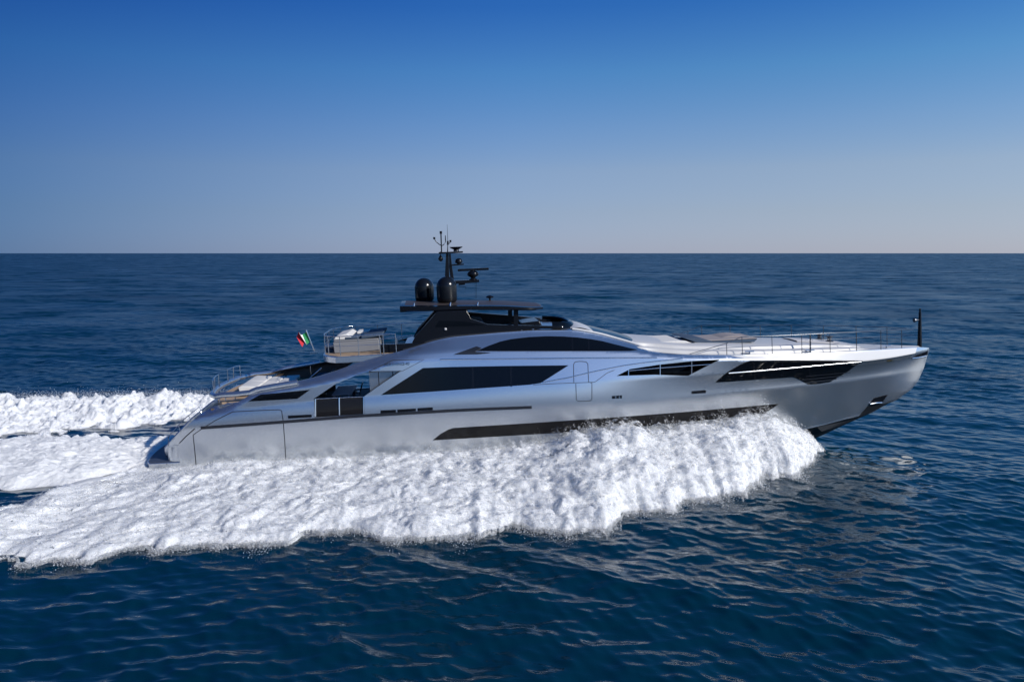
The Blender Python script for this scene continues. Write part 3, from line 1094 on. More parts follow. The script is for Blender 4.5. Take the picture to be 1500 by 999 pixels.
for s_ in (-1, 1):
    arch = kp([(152, 466), (200, 372), (285, 280), (368, 185), (585, 178), (622, 243), (745, 285), (900, 291), (1310, 298), (1312, 318), (1100, 318), (840, 345), (660, 362), (500, 378), (320, 420)], -2.3)
    ar = MB()
    ar.prism_y(arch, s_ * 2.12, s_ * 2.38)
    ao = ar.build('arch_side', BLACK, yacht, bevel=.03)
    rc = kp([(345, 308), (378, 258), (560, 262), (740, 293), (560, 300)], -2.39)
    part('arch_vent', GLASS, ao, lambda m: m.prism_y(rc, s_ * 2.37, s_ * 2.386))
    part('hardtop_post', BLACK, yacht, lambda m: m.prism_y(kp([(944, 178), (978, 178), (978, 320), (944, 320)], -1.9), s_ * 1.8, s_ * 1.95))
    lt = U3(652.5, 482, -2.4)
    part('arch_light', PALE, ao, lambda m: m.lathe((lt[0], s_ * 2.4, lt[2]), [(.01, -.07), (.07, -.04), (.07, .04), (.01, .07)], 10), smooth=60)
    dk = kp([(205, 372), (350, 205), (366, 222), (240, 370)], -1.9)
    part('arch_brace', BLACK, yacht, lambda m: m.prism_y(dk, s_ * 1.6, s_ * 2.1))

hx0, hx1 = U(587, 455, -1.4)[0], U(793, 450, -.8)[0]
zb_ = [U(px, py, -2.3) for px, py in ((590, 458.2), (638, 456), (684, 454.6), (785, 455.4))]
zs_ = [U(px, py, -2.3) for px, py in ((590, 449), (638, 449), (684, 448.2), (740, 448.6), (790, 451.5))]


def top_sec(x, part_):
    u = (x - hx0) / (hx1 - hx0)
    wd = 2.32 * (1 - .10 * max(0, .25 - u) / .25) * math.sqrt(max(.03, 1 - max(0, (u - .8) / .2) ** 2.6 * .55))
    zb2 = np.interp(x, [p[0] for p in zb_], [p[1] for p in zb_])
    zs2 = np.interp(x, [p[0] for p in zs_], [p[1] for p in zs_])
    zs2 = max(zs2, zb2 + .12)
    edge = 1 - .5 * max(0, u - .97) / .03
    n = 12
    if part_ == 'top':
        return [(x, wd * .985 * q, zs2 + .012 + .13 * edge * (1 - q * q) - .04 * abs(q) ** 8) for q in np.linspace(-1, 1, 2 * n + 1)]
    lo = [(x, wd * .9 * q, zb2 + .02) for q in np.linspace(1, -1, n)]
    return [(x, -wd * .9, zb2), (x, -wd, zb2 + .06), (x, -wd, zs2)] + [(x, wd * q, zs2 + .12 * edge * (1 - q * q)) for q in np.linspace(-.98, .98, n)] + [(x, wd, zs2), (x, wd, zb2 + .06), (x, wd * .9, zb2)] + lo


hxs = np.concatenate([np.linspace(hx0, hx1 - .5, 30), np.linspace(hx1 - .42, hx1, 8)])
ht = part('hardtop', BLACK, yacht, lambda m: m.loft([top_sec(x, 'b') for x in hxs]), smooth=35)
part('hardtop_skin', BRONZE, ht, lambda m: m.loft([top_sec(x, 'top') for x in hxs[1:-1]], cap=False), smooth=50)


def htz(x, y):
    s = top_sec(x, 'top')
    return float(np.interp(y, [p[1] for p in s], [p[2] for p in s]))


# forward fly windscreen: dark bowl round the helm
wx0, wz0 = U(776, 473, -2.2)
wx1, wz1 = U(842, 480, 0)
sec = []
for k, (dz, inn) in enumerate([(-.05, 0), (.1, .02), (.32, .22), (.36, .32), (.3, .4)]):
    row = []
    for q in np.linspace(-1, 1, 31):
        a = q * math.pi / 2
        row.append((wx0 + 1.2 + (wx1 - wx0 - 1.2 - inn) * math.cos(a) ** .7 if abs(q) < 1 else wx0 + 1.2, (2.25 - inn * .6) * math.sin(a), float(zline(5, wx0 + 1.2)) + .05 + dz - .1 * math.cos(a)))
    sec.append(row)
part('fly_windscreen', GLASS, yacht, lambda m: m.loft(sec, cap=False), smooth=60)
part('fly_dash', BLACK, yacht, lambda m: m.prism_y(kp([(590, 190), (1150, 236), (1080, 285), (930, 262), (800, 258), (620, 240)], 1.9), 1.7, 1.95), bevel=.02)
part('helm_console', BLACK, yacht, lambda m: m.prism_y(kp([(985, 262), (1120, 245), (1150, 300), (985, 310)], 0), -1.2, 1.2), bevel=.05)
part('fly_seat', NAVY, yacht, lambda m: m.prism_y(kp([(620, 230), (700, 238), (720, 320), (620, 330)], .5), -1.4, 1.4), bevel=.06)
part('fly_inner_floor', BLACK, yacht, lambda m: m.prism_y(kp([(330, 415), (1310, 312), (1310, 330), (840, 352), (330, 430)], -2.2), -2.15, 2.15))
zz_ = U(772, 483, -2.3)
part('fly_grab_rail', CHROME, yacht, lambda m: m.tube([(zz_[0] - .3, -2.35, zz_[1]), (zz_[0] - .2, -2.35, zz_[1] + .1), (zz_[0] + .2, -2.35, zz_[1] + .1), (zz_[0] + .35, -2.35, zz_[1])], .025), smooth=60)

# ---- satellite domes
for px, top, bot, rr, y in ((620.5, 407, 442, 14.0, .55), (653.2, 405, 444, 14.9, -.85)):
    x, zt_ = U(px, top, y)
    _, zb2 = U(px, bot, y)
    r_ = rr / FPX * float(np.linalg.norm(to_world((x, y, zt_)) - CAMP)) * .985
    prof = [(r_ * .72, 0), (r_ * .86, .06), (r_ * .97, .12), (r_, .3)]
    zc_ = zt_ - zb2 - r_
    for a in np.linspace(0, math.pi / 2 - .03, 12):
        prof.append((r_ * math.cos(a), zc_ + r_ * math.sin(a)))
    d = part('satellite_dome', DOME, yacht, lambda m: m.lathe((x, y, zb2), prof, 40), smooth=60)
    part('dome_base', BLACK, d, lambda m: m.lathe((x, y, htz(x, y) - .05), [(r_ * .6, 0), (r_ * .6, zb2 - htz(x, y) + .06)], 24), smooth=40)

# ---- mast
def mp(pts, y=0):
    return [U(px, py, y) for px, py in crop(600, 320, 7.685, pts)]


def m3(px, py, y=0):
    a = crop(600, 320, 7.685, [(px, py)])[0]
    return U3(a[0], a[1], y)


mast = MB()
mast.prism_y(mp([(395, 940), (398, 640), (410, 398), (440, 398), (446, 640), (440, 940)]), -.12, .12)
mast.prism_y(mp([(444, 398), (462, 398), (480, 560), (505, 720), (520, 940), (470, 940), (462, 700), (446, 560)]), -.10, .10)
mo = mast.build('mast', BLACK, yacht, bevel=.02)
part('crosstree', BLACK, mo, lambda m: m.prism_y(mp([(328, 382), (600, 370), (598, 388), (328, 402)]), -.3, .3), bevel=.02)
wx = MB()
wx.tube([m3(360, 385), m3(352, 150)], .035)
wx.tube([m3(352, 175), m3(352, 145)], .07)
wx.tube([m3(358, 308), m3(330, 290), m3(296, 262), m3(278, 228)], .022)
wx.tube([m3(278, 236), m3(277, 212)], .06)
wx.tube([m3(360, 312), m3(385, 295), m3(405, 265), m3(404, 240)], .022)
wx.tube([m3(404, 250), m3(402, 192)], [.03, .02])
wx.build('wind_sensor', BLACK, mo, smooth=50)
wh = MB()
wh.tube([m3(428, 380), m3(430, 260), m3(423, 70)], [.03, .014, .007])
wh.tube([m3(430, 300), m3(430, 255)], .05)
wh.tube([m3(430, 285), m3(450, 282), m3(460, 262)], .02)
wh.tube([m3(460, 268), m3(460, 245)], .055)
wh.build('whip_antenna', BLACK, mo, smooth=50)
part('gps_dish', BLACK, mo, lambda m: m.lathe(m3(525, 372), [(.16, 0), (.14, .1), (.33, .2), (.36, .235), (.36, .25)], 20), smooth=40)
lamp = m3(350, 455)
part('anchor_lamp', BLACK, mo, lambda m: (m.lathe((lamp[0], 0, lamp[2] - .15), [(.03, 0), (.12, .08), (.14, .16), (.08, .28), (.03, .34)], 16), m.tube([(lamp[0], 0, lamp[2] + .15), (lamp[0], 0, lamp[2] + .4)], .02)), smooth=50)
part('camera_arm', BLACK, mo, lambda m: m.prism_y(mp([(455, 520), (610, 508), (608, 524), (455, 538)]), -.15, .15), bevel=.01)
cmr = m3(553, 480)
part('thermal_camera', BLACK, mo, lambda m: m.lathe((cmr[0], 0, cmr[2] - .2), [(.1, 0), (.1, .06), (.2, .1), (.21, .2), (.17, .3), (.05, .35)], 18), smooth=50)
ra_ = part('radar_arm', BLACK, mo, lambda m: (m.prism_y(mp([(500, 700), (780, 688), (782, 716), (660, 728), (500, 738)]), -.22, .22), m.prism_y(mp([(550, 730), (625, 728), (622, 748), (552, 752)]), -.1, .1), m.tube([m3(555, 752), m3(556, 768), m3(632, 770), m3(632, 795)], .012)), bevel=.01)
part('radar_motor', BLACK, ra_, lambda m: m.lathe(m3(716, 692), [(.26, -.02), (.2, .06), (.12, .1), (.14, .14), (.3, .24), (.32, .36), (.24, .46), (.12, .5), (.1, .6)], 20), smooth=50)
rsc = m3(716, 577)
part('radar_scanner', BLACK, ra_, lambda m: m.box((rsc[0] - .86, -.12, rsc[2] - .06), (rsc[0] + .86, .12, rsc[2] + .07)), bevel=.03)
hl = MB()
for px in (738, 752):
    hl.tube([m3(px, 720, -.2), m3(px + 1, 900, -.2)], .006, 5)
hl.build('signal_halyard', BLACK, mo)
fx, fy_ = U(717.5, 436, .4)
part('sonar_horn', BLACK, yacht, lambda m: m.lathe((fx, .4, htz(fx, .4) - .02), [(.05, 0), (.05, .14), (.2, .18), (.22, .24), (.12, .3), (.05, .32)], 16), smooth=50)
for px, py in ((606, 447), (659, 445), (699, 442)):
    x_, z_ = U(px, py, -2.0)
    part('deck_lamp', CHROME, ht, lambda m: m.tube([(x_, -2.0, htz(x_, -2.0) - .02), (x_ + .05, -2.0, htz(x_, -2.0) + .16)], [.06, .03]), smooth=60)

# ================================================================== LOOSE THINGS ON BOARD
def cushion(m, x0, x1, y0, y1, z0, z1, mi=0):
    m.box((x0, y0, z0), (x1, y1, z1), mi)


# aft sunpad
pad0 = (U(349, 571, -1.9)[0], -1.9, zd)
ap = thing('sun_pad', 'pale sunlit sun pad with raised headrest on the low aft deck', 'sun pad', pad0)
px_ = pad0[0]
part('base', TEAK, ap, lambda m: m.box((px_ - .05, -1.9, zd), (px_ + 2.6, 1.9, zd + .24)), bevel=.03)
for a, b in ((-1.86, -.02), (.02, 1.86)):
    part('headrest', CUSH, ap, lambda m: m.prism_y([(px_ + .02, zd + .25), (px_ - .02, zd + .5), (px_ + .2, zd + .56), (px_ + .98, zd + .47), (px_ + .98, zd + .25)], a, b), bevel=.05)
    part('mattress', CUSH, ap, lambda m: m.box((px_ + 1.0, a, zd + .25), (px_ + 1.75, b, zd + .44)), bevel=.06)
    part('mattress', CUSH, ap, lambda m: m.box((px_ + 1.8, a, zd + .25), (px_ + 2.55, b, zd + .46)), bevel=.06)
bn = thing('aft_sofa', 'dark low sofa behind the pale sun pad under the upper deck', 'sofa', (px_ + 3.6, 0, zd))
part('seat', NAVY, bn, lambda m: m.box((px_ + 3.5, -2.6, zd), (px_ + 4.3, 2.6, zd + .42)), bevel=.06)
part('backrest', TEAKD, bn, lambda m: m.box((px_ + 4.32, -2.6, zd), (px_ + 4.5, 2.6, zd + .6)), bevel=.05)
sd_ = thing('side_table', 'small brown wooden table beside the pale sun pad', 'table', (px_ + 2.8, -1.2, zd))
part('table_top', TEAK, sd_, lambda m: m.box((px_ + 2.75, -1.5, zd + .46), (px_ + 3.4, -.6, zd + .5)), bevel=.015)
for a in (-1.4, -.75):
    for b in (2.82, 3.3):
        part('leg', TEAKD, sd_, lambda m: m.box((px_ + b, a, zd), (px_ + b + .06, a + .06, zd + .46)))

# flybridge bar unit with cushions
fz = zft + .05
fx0, fx1 = U(488, 510, -1.7)[0], U(556, 510, -1.7)[0]
fzt = U(520, 500, -1.7)[1]
fs = thing('lounge_sofa', 'big grey sofa unit with pale and navy cushions on the upper aft deck', 'sofa', (fx0, -1.7, fz))
part('base', SOFAG, fs, lambda m: m.prism_y([(fx0 + .04, fz), (fx1 - .02, fz), (fx1, fzt), (fx0, fzt)], -1.7, 1.5), bevel=.04)
part('seat', SOFAG, fs, lambda m: m.box((fx0 + .05, -1.68, fzt), (fx1 - .05, 1.45, fzt + .1)), bevel=.04)
w0 = fx0
part('backrest', CUSH, fs, lambda m: m.prism_y([(w0 + .02, fzt + .11), (w0 + .15, fzt + .3), (w0 + .75, fzt + .42), (w0 + .95, fzt + .28), (w0 + 1.0, fzt + .11)], -1.6, 1.3), bevel=.05)
n0 = U(528, 500, -1.7)[0]
part('cushion', NAVY, fs, lambda m: m.prism_y([(n0, fzt + .11), (n0 + .1, fzt + .3), (fx1 + .25, fzt + .40), (fx1 + .22, fzt + .22), (n0 + .3, fzt + .11)], -1.72, 1.3), bevel=.05)
part('cushion', NAVY, fs, lambda m: m.box((w0 + .62, -1.62, fzt + .11), (n0 - .1, .6, fzt + .24)), bevel=.05)
part('cushion', CUSH, fs, lambda m: m.box((w0 + 1.1, .0, fzt + .12), (n0 + .3, 1.3, fzt + .36)), bevel=.05)
pf = U3(484.5, 511, -.6)
po = thing('pouf', 'small round white pouf at the aft end of the grey sofa unit', 'pouf', (pf[0], -.6, fz))
part('cushion', CUSH, po, lambda m: m.lathe((pf[0], -.6, fz + .2), [(.22, 0), (.3, .06), (.3, .16), (.2, .22)], 20), smooth=60)
part('base', NAVY, po, lambda m: m.lathe((pf[0], -.6, fz), [(.3, 0), (.3, .2)], 20), smooth=40)

# dining table and chairs in the cockpit
tx0, tx1 = U(489, 578, -1.2)[0], U(513, 578, -1.2)[0]
ztb = U(500, 577, -1.2)[1]
dt = thing('dining_table', 'blue grey dining table behind the cockpit side rail', 'table', ((tx0 + tx1) / 2, 0, zm))
part('table_top', TABLE, dt, lambda m: m.box((tx0 - .1, -1.3, ztb - .06), (tx1 + .1, 1.5, ztb)), bevel=.015)
for a in (-1.2, 1.34):
    for b in (tx0, tx1 - .08):
        part('leg', TABLE, dt, lambda m: m.box((b - .04, a - .03, zm), (b + .06, a + .06, ztb - .061)))


def chair(px, y, fl, label):
    x = U(px, 590, y)[0]
    c = thing('dining_chair', label, 'chair', (x, y, zm), 'chairs round the cockpit table')
    part('seat', BLACK, c, lambda m: m.box((x - .24, y - .25, zm + .42), (x + .24, y + .25, zm + .48)), bevel=.02)
    part('backrest', BLACK, c, lambda m: m.prism_y([(x + fl * .2, zm + .49), (x + fl * .26, zm + .49), (x + fl * .42, zm + .98), (x + fl * .36, zm + .98)], y - .24, y + .24), bevel=.015)
    for a in (-.21, .18):
        for b in (-.22, .19):
            part('leg', DKSTEEL, c, lambda m: m.box((x + a, y + b, zm), (x + a + .03, y + b + .03, zm + .419)))


chair(523, .4, 1, 'black dining chair between the table and the saloon wall, its back tilted to the right')
chair(473, .2, -1, 'black dining chair at the left end of the cockpit table')

# foredeck sun bed
lx0, lx1 = U(1018, 500, -1.35)[0], U(1110, 500, -1.35)[0]
zfd = fdz((lx0 + lx1) / 2, -1.2) + .02
lb = thing('foredeck_sun_bed', 'broad taupe sun bed with curved dark backrest on the foredeck', 'sun bed', (lx0, 0, zfd))
pb = U(1110, 503.5, -1.35)[1]
ptop = U(1040, 500, -1.35)[1]
part('base', NAVY, lb, lambda m: m.prism_y([(lx0 + .3, zfd - .1), (lx1 - .2, zfd - .1), (lx1, zfd + .16), (lx0 + .3, zfd + .16)], -1.35, 1.35), bevel=.03)
bk = []
for t in np.linspace(0, 1, 10):
    bk.append((lx0 - .55 + 1.55 * t, zfd + .17 + .42 * math.cos(t * math.pi / 2) ** .8))
part('backrest', NAVY, lb, lambda m: m.prism_y([(lx0 - .62, zfd + .58), *bk, (lx0 + .3, zfd + .0), (lx0 - .1, zfd + .25)], -1.35, 1.35), bevel=.05)
part('mattress', CUSHT, lb, lambda m: m.prism_y([(lx0 + .45, zfd + .32), (lx0 + .55, zfd + .22), (lx0 + 1.1, zfd + .17), (lx1, zfd + .17), (lx1, zfd + .25), (lx0 + 2.2, zfd + .3), (lx0 + 1.1, zfd + .28), (lx0 + .6, zfd + .36)], -1.3, 1.3), bevel=.04)
pm = []
for q in np.linspace(0, 1, 9):
    pm.append((lx0 + 1.7 + 1.6 * q, zfd + .26 + .16 * math.sin(math.pi * q) ** .8))
part('cover', CUSHT, lb, lambda m: m.prism_y(pm, -.6, 1.2), bevel=.05)
# forward seat cushion against the windscreen
sx_0, sx_1 = U(950, 500, -1.5)[0], U(1012, 500, -1.5)[0]
zs0 = fdz((sx_0 + sx_1) / 2, -1.2) - .24
sb = thing('foredeck_bench', 'pale cushioned bench below the windscreen on the foredeck', 'bench', (sx_0, 0, zs0))
part('base', NAVY, sb, lambda m: m.box((sx_0, -1.6, zs0 - .15), (sx_1 + .2, 1.6, zs0 + .2)), bevel=.03)
part('cushion', CUSH, sb, lambda m: m.prism_y([(sx_0 - .1, zs0 + .21), (sx_1, zs0 + .21), (sx_1 - .25, zs0 + .38), (sx_1 - .7, zs0 + .46), (sx_0 - .1, zs0 + .48)], -1.55, 1.55), bevel=.05)

lb.scale = (1, 1, .62)
sb.scale = (1, 1, .62)
# stern flag
fb = U3(461, 515, 0.0)
ft = U3(448.5, 483.5, 0.0)
fg = thing('ensign_flag', 'small green white red flag on a slanted pole at the upper aft rail', 'flag', fb)
part('pole', CHROME, fg, lambda m: (m.tube([fb, ft], .035), m.box((fb[0] - .25, -.06, fb[2] - .12), (fb[0] + .15, .06, fb[2] - .02))), smooth=60)
fl_ = MB()
A_, B_ = Vector(ft), Vector(fb)
c0, c1 = A_.lerp(B_, .05), A_.lerp(B_, .5)
nx, nzv = 18, 8
V_ = []
for i in range(nx + 1):
    u = i / nx
    for j in range(nzv + 1):
        v = j / nzv
        base_ = c0.lerp(c1, v)
        drop = -.24 * u - .10 * math.sin(u * 6) - .12 * u * v
        V_.append((base_.x - .62 * u * (1 - .25 * v) - .04 * math.sin(5 * u), base_.y + .17 * math.sin(9 * u + 2 * v) * u ** .5, base_.z + drop + .1 * v * u + .07 * math.sin(11 * u) * u))
F_ = []
MI_ = []
for i in range(nx):
    for j in range(nzv):
        F_.append((i * (nzv + 1) + j, (i + 1) * (nzv + 1) + j, (i + 1) * (nzv + 1) + j + 1, i * (nzv + 1) + j + 1))
        MI_.append(min(2, int(3 * (i + .5) / nx)))
fl_.add(V_, F_)
fl_.mi = MI_
fl_.build('cloth', [GREEN, WHITE, RED], fg, smooth=80)

# ================================================================== WATER
def pnoise(x, y, seed):
    r = np.random.default_rng(seed)
    ang = r.uniform(0, 2 * math.pi, (256, 256))
    gx, gy = np.cos(ang), np.sin(ang)
    xi, yi = np.floor(x).astype(int), np.floor(y).astype(int)
    fx, fy = x - xi, y - yi
    u, v = fx * fx * fx * (fx * (fx * 6 - 15) + 10), fy * fy * fy * (fy * (fy * 6 - 15) + 10)

    def g(a, b):
        i, j = (xi + a) & 255, (yi + b) & 255
        return gx[i, j] * (fx - a) + gy[i, j] * (fy - b)
    n0 = g(0, 0) + u * (g(1, 0) - g(0, 0))
    n1 = g(0, 1) + u * (g(1, 1) - g(0, 1))
    return (n0 + v * (n1 - n0)) * 1.5


def fbm(x, y, seed, octv=4, gain=.5):
    s, a, f = 0, 1, 1
    for o in range(octv):
        s = s + a * pnoise(x * f + o * 17.3, y * f - o * 9.1, seed + o)
        a *= gain
        f *= 2.03
    return s


def smooth01(t):
    t = np.clip(t, 0, 1)
    return t * t * (3 - 2 * t)


# --- wave set
NW = 100
lam = np.exp(RNG.uniform(math.log(.38), math.log(20), NW))
wang = RNG.normal(math.radians(244), math.radians(38), NW)
kx_, ky_ = 2 * math.pi / lam * np.cos(wang), 2 * math.pi / lam * np.sin(wang)
slope = .019 * np.interp(np.log(lam), np.log([.38, 1, 2.5, 6, 14]), [1.3, 1.4, .85, .42, .4])
amp = slope * lam / (2 * math.pi) * RNG.uniform(.5, 1.4, NW)
phs = RNG.uniform(0, 2 * math.pi, NW)


def waves(x, y, spacing):
    dx, dy, dz, om = np.zeros_like(x), np.zeros_like(x), np.zeros_like(x), np.zeros_like(x)
    patch = 1 + .35 * pnoise(x / 31, y / 31, 91) + .3 * pnoise(x / 11, y / 11, 92)
    for i in range(NW):
        wgt = smooth01((lam[i] / spacing - 1.9) / 1.3)
        kk = math.hypot(kx_[i], ky_[i])
        om += .5 * (amp[i] * kk * (1 - wgt) * patch) ** 2
        if not np.any(wgt > 0):
            continue
        p = kx_[i] * x + ky_[i] * y + phs[i]
        a = amp[i] * wgt * patch
        c, s = np.cos(p), np.sin(p)
        dz += a * c
        dx -= a * s * kx_[i] / kk
        dy -= a * s * ky_[i] / kk
    return dx, dy, dz, np.sqrt(om)


def grid_mesh(name, P, nu, nv, wrap=False):
    me = bpy.data.meshes.new(name)
    me.vertices.add(len(P))
    me.vertices.foreach_set('co', np.ascontiguousarray(P, dtype=np.float32).ravel())
    i, j = np.meshgrid(np.arange(nu - 1), np.arange(nv - 1), indexing='ij')
    a = (i * nv + j).ravel()
    q = np.column_stack([a, a + nv, a + nv + 1, a + 1]).astype(np.int32)
    return me, q


def finish_mesh(me, q):
    n = len(q)
    me.loops.add(n * 4)
    me.polygons.add(n)
    me.loops.foreach_set('vertex_index', q.ravel())
    me.polygons.foreach_set('loop_start', np.arange(0, n * 4, 4, dtype=np.int32))
    me.polygons.foreach_set('use_smooth', np.ones(n, bool))
    me.update(calc_edges=True)


def sea():
    r = np.concatenate([np.geomspace(16, 150, 860), np.geomspace(150.6, 1300, 460), np.geomspace(1330, 60000, 50)])
    th = np.radians(np.linspace(-40, 40, 860))
    R_, T_ = np.meshgrid(r, th, indexing='ij')
    x, y = R_ * np.sin(T_), R_ * np.cos(T_)
    sp_ = np.gradient(r)[:, None] * np.ones_like(x)
    sp_ = np.maximum(sp_, R_ * (th[1] - th[0]))
    dx, dy, dz, om1 = waves(x, y, sp_)
    P = np.column_stack([(x + dx).ravel(), (y + dy).ravel(), dz.ravel()])
    me, q = grid_mesh('sea', P, len(r), len(th))
    # the rest of the circle, coarser
    r2 = np.concatenate([[0.05], np.geomspace(1.0, 150, 150), np.geomspace(160, 60000, 40)])
    th2 = np.radians(np.linspace(40, 320, 300))
    R2, T2 = np.meshgrid(r2, th2, indexing='ij')
    x2, y2 = R2 * np.sin(T2), R2 * np.cos(T2)
    s2 = np.maximum(np.gradient(r2)[:, None] * np.ones_like(x2), R2 * (th2[1] - th2[0]))
    dx, dy, dz, om2 = waves(x2, y2, s2)
    P2 = np.column_stack([(x2 + dx).ravel(), (y2 + dy).ravel(), dz.ravel()])
    _, q2 = grid_mesh('t', P2, len(r2), len(th2))
    # small near disc in the front sector
    r3 = np.concatenate([[0.05], np.geomspace(1, 16, 40)])
    th3 = np.radians(np.linspace(-40, 40, 60))
    R3, T3 = np.meshgrid(r3, th3, indexing='ij')
    x3, y3 = R3 * np.sin(T3), R3 * np.cos(T3)
    dx, dy, dz, om3 = waves(x3, y3, np.full_like(x3, .5))
    P3 = np.column_stack([(x3).ravel(), (y3).ravel(), (dz * .3).ravel()])
    _, q3 = grid_mesh('t', P3, len(r3), len(th3))
    me2 = bpy.data.meshes.new('sea')
    PP = np.vstack([P, P2, P3])
    me2.vertices.add(len(PP))
    me2.vertices.foreach_set('co', np.ascontiguousarray(PP, dtype=np.float32).ravel())
    Q = np.vstack([q, q2 + len(P), q3 + len(P) + len(P2)]).astype(np.int32)
    # faces must look up
    a, b, c = PP[Q[:, 0]], PP[Q[:, 1]], PP[Q[:, 2]]
    nz = (b - a)[:, 0] * (c - a)[:, 1] - (b - a)[:, 1] * (c - a)[:, 0]
    Q[nz < 0] = Q[nz < 0][:, ::-1]
    finish_mesh(me2, Q)
    at = me2.attributes.new('ripple', 'FLOAT', 'POINT')
    at.data.foreach_set('value', np.concatenate([om1.ravel(), om2.ravel(), om3.ravel()]).astype(np.float32))
    o = bpy.data.objects.new('sea', me2)
    COL.objects.link(o)
    return tag(o, 'deep blue open sea with small wind ripples', 'sea', kind='structure')


def water_mat():
    m = bpy.data.materials.new('sea_water')
    m.use_nodes = True
    t = m.node_tree
    b = t.nodes['Principled BSDF']
    b.inputs['Base Color'].default_value = (.0004, .0205, .039, 1)
    b.inputs['Roughness'].default_value = .06
    b.inputs['IOR'].default_value = 1.333
    g = t.nodes.new('ShaderNodeNewGeometry')
    mp_ = t.nodes.new('ShaderNodeMapping')
    mp_.inputs['Rotation'].default_value = (0, 0, math.radians(20))
    mp_.inputs['Scale'].default_value = (.7, 1.2, 1)
    t.links.new(g.outputs['Position'], mp_.inputs['Vector'])
    prev = None
    for sc_, st, dist in ((1.6, .35, .08), (5.0, .18, .02)):
        n = t.nodes.new('ShaderNodeTexNoise')
        n.inputs['Scale'].default_value = sc_
        n.inputs['Detail'].default_value = 3
        n.inputs['Distortion'].default_value = .4
        t.links.new(mp_.outputs[0], n.inputs['Vector'])
        bp = t.nodes.new('ShaderNodeBump')
        bp.inputs['Strength'].default_value = st
        bp.inputs['Distance'].default_value = dist
        t.links.new(n.outputs['Fac'], bp.inputs['Height'])
        if prev:
            t.links.new(prev.outputs[0], bp.inputs['Normal'])
        prev = bp
    # ripples too small for the mesh at their distance: their slopes tilt the normal
    at = t.nodes.new('ShaderNodeAttribute')
    at.attribute_name = 'ripple'
    r1 = t.nodes.new('ShaderNodeMath')
    r1.operation = 'MULTIPLY_ADD'
    r1.inputs[1].default_value = .9
    r1.inputs[2].default_value = .006
    t.links.new(at.outputs['Fac'], r1.inputs[0])
    r2 = t.nodes.new('ShaderNodeMath')
    r2.operation = 'POWER'
    r2.inputs[1].default_value = .5
    t.links.new(r1.outputs[0], r2.inputs[0])
    t.links.new(r2.outputs[0], b.inputs['Roughness'])
    acc = prev.outputs[0]
    for sc_, k_ in ((.06, 6.0), (.22, 7.0), (1.0, 3.6)):
        n = t.nodes.new('ShaderNodeTexNoise')
        n.inputs['Scale'].default_value = sc_
        n.inputs['Detail'].default_value = 2
        t.links.new(mp_.outputs[0], n.inputs['Vector'])
        su = t.nodes.new('ShaderNodeVectorMath')
        su.operation = 'SUBTRACT'
        su.inputs[1].default_value = (.5, .5, .5)
        t.links.new(n.outputs['Color'], su.inputs[0])
        mu = t.nodes.new('ShaderNodeVectorMath')
        mu.operation = 'MULTIPLY'
        mu.inputs[1].default_value = (k_, k_, 0)
        t.links.new(su.outputs[0], mu.inputs[0])
        sc2 = t.nodes.new('ShaderNodeVectorMath')
        sc2.operation = 'SCALE'
        t.links.new(mu.outputs[0], sc2.inputs[0])
        t.links.new(at.outputs['Fac'], sc2.inputs['Scale'])
        ad = t.nodes.new('ShaderNodeVectorMath')
        ad.operation = 'ADD'
        t.links.new(acc, ad.inputs[0])
        t.links.new(sc2.outputs[0], ad.inputs[1])
        acc = ad.outputs[0]
    nz_ = t.nodes.new('ShaderNodeVectorMath')
    nz_.operation = 'NORMALIZE'
    t.links.new(acc, nz_.inputs[0])
    t.links.new(nz_.outputs[0], b.inputs['Normal'])
    return m


sea_o = sea()
sea_o.data.materials.append(water_mat())


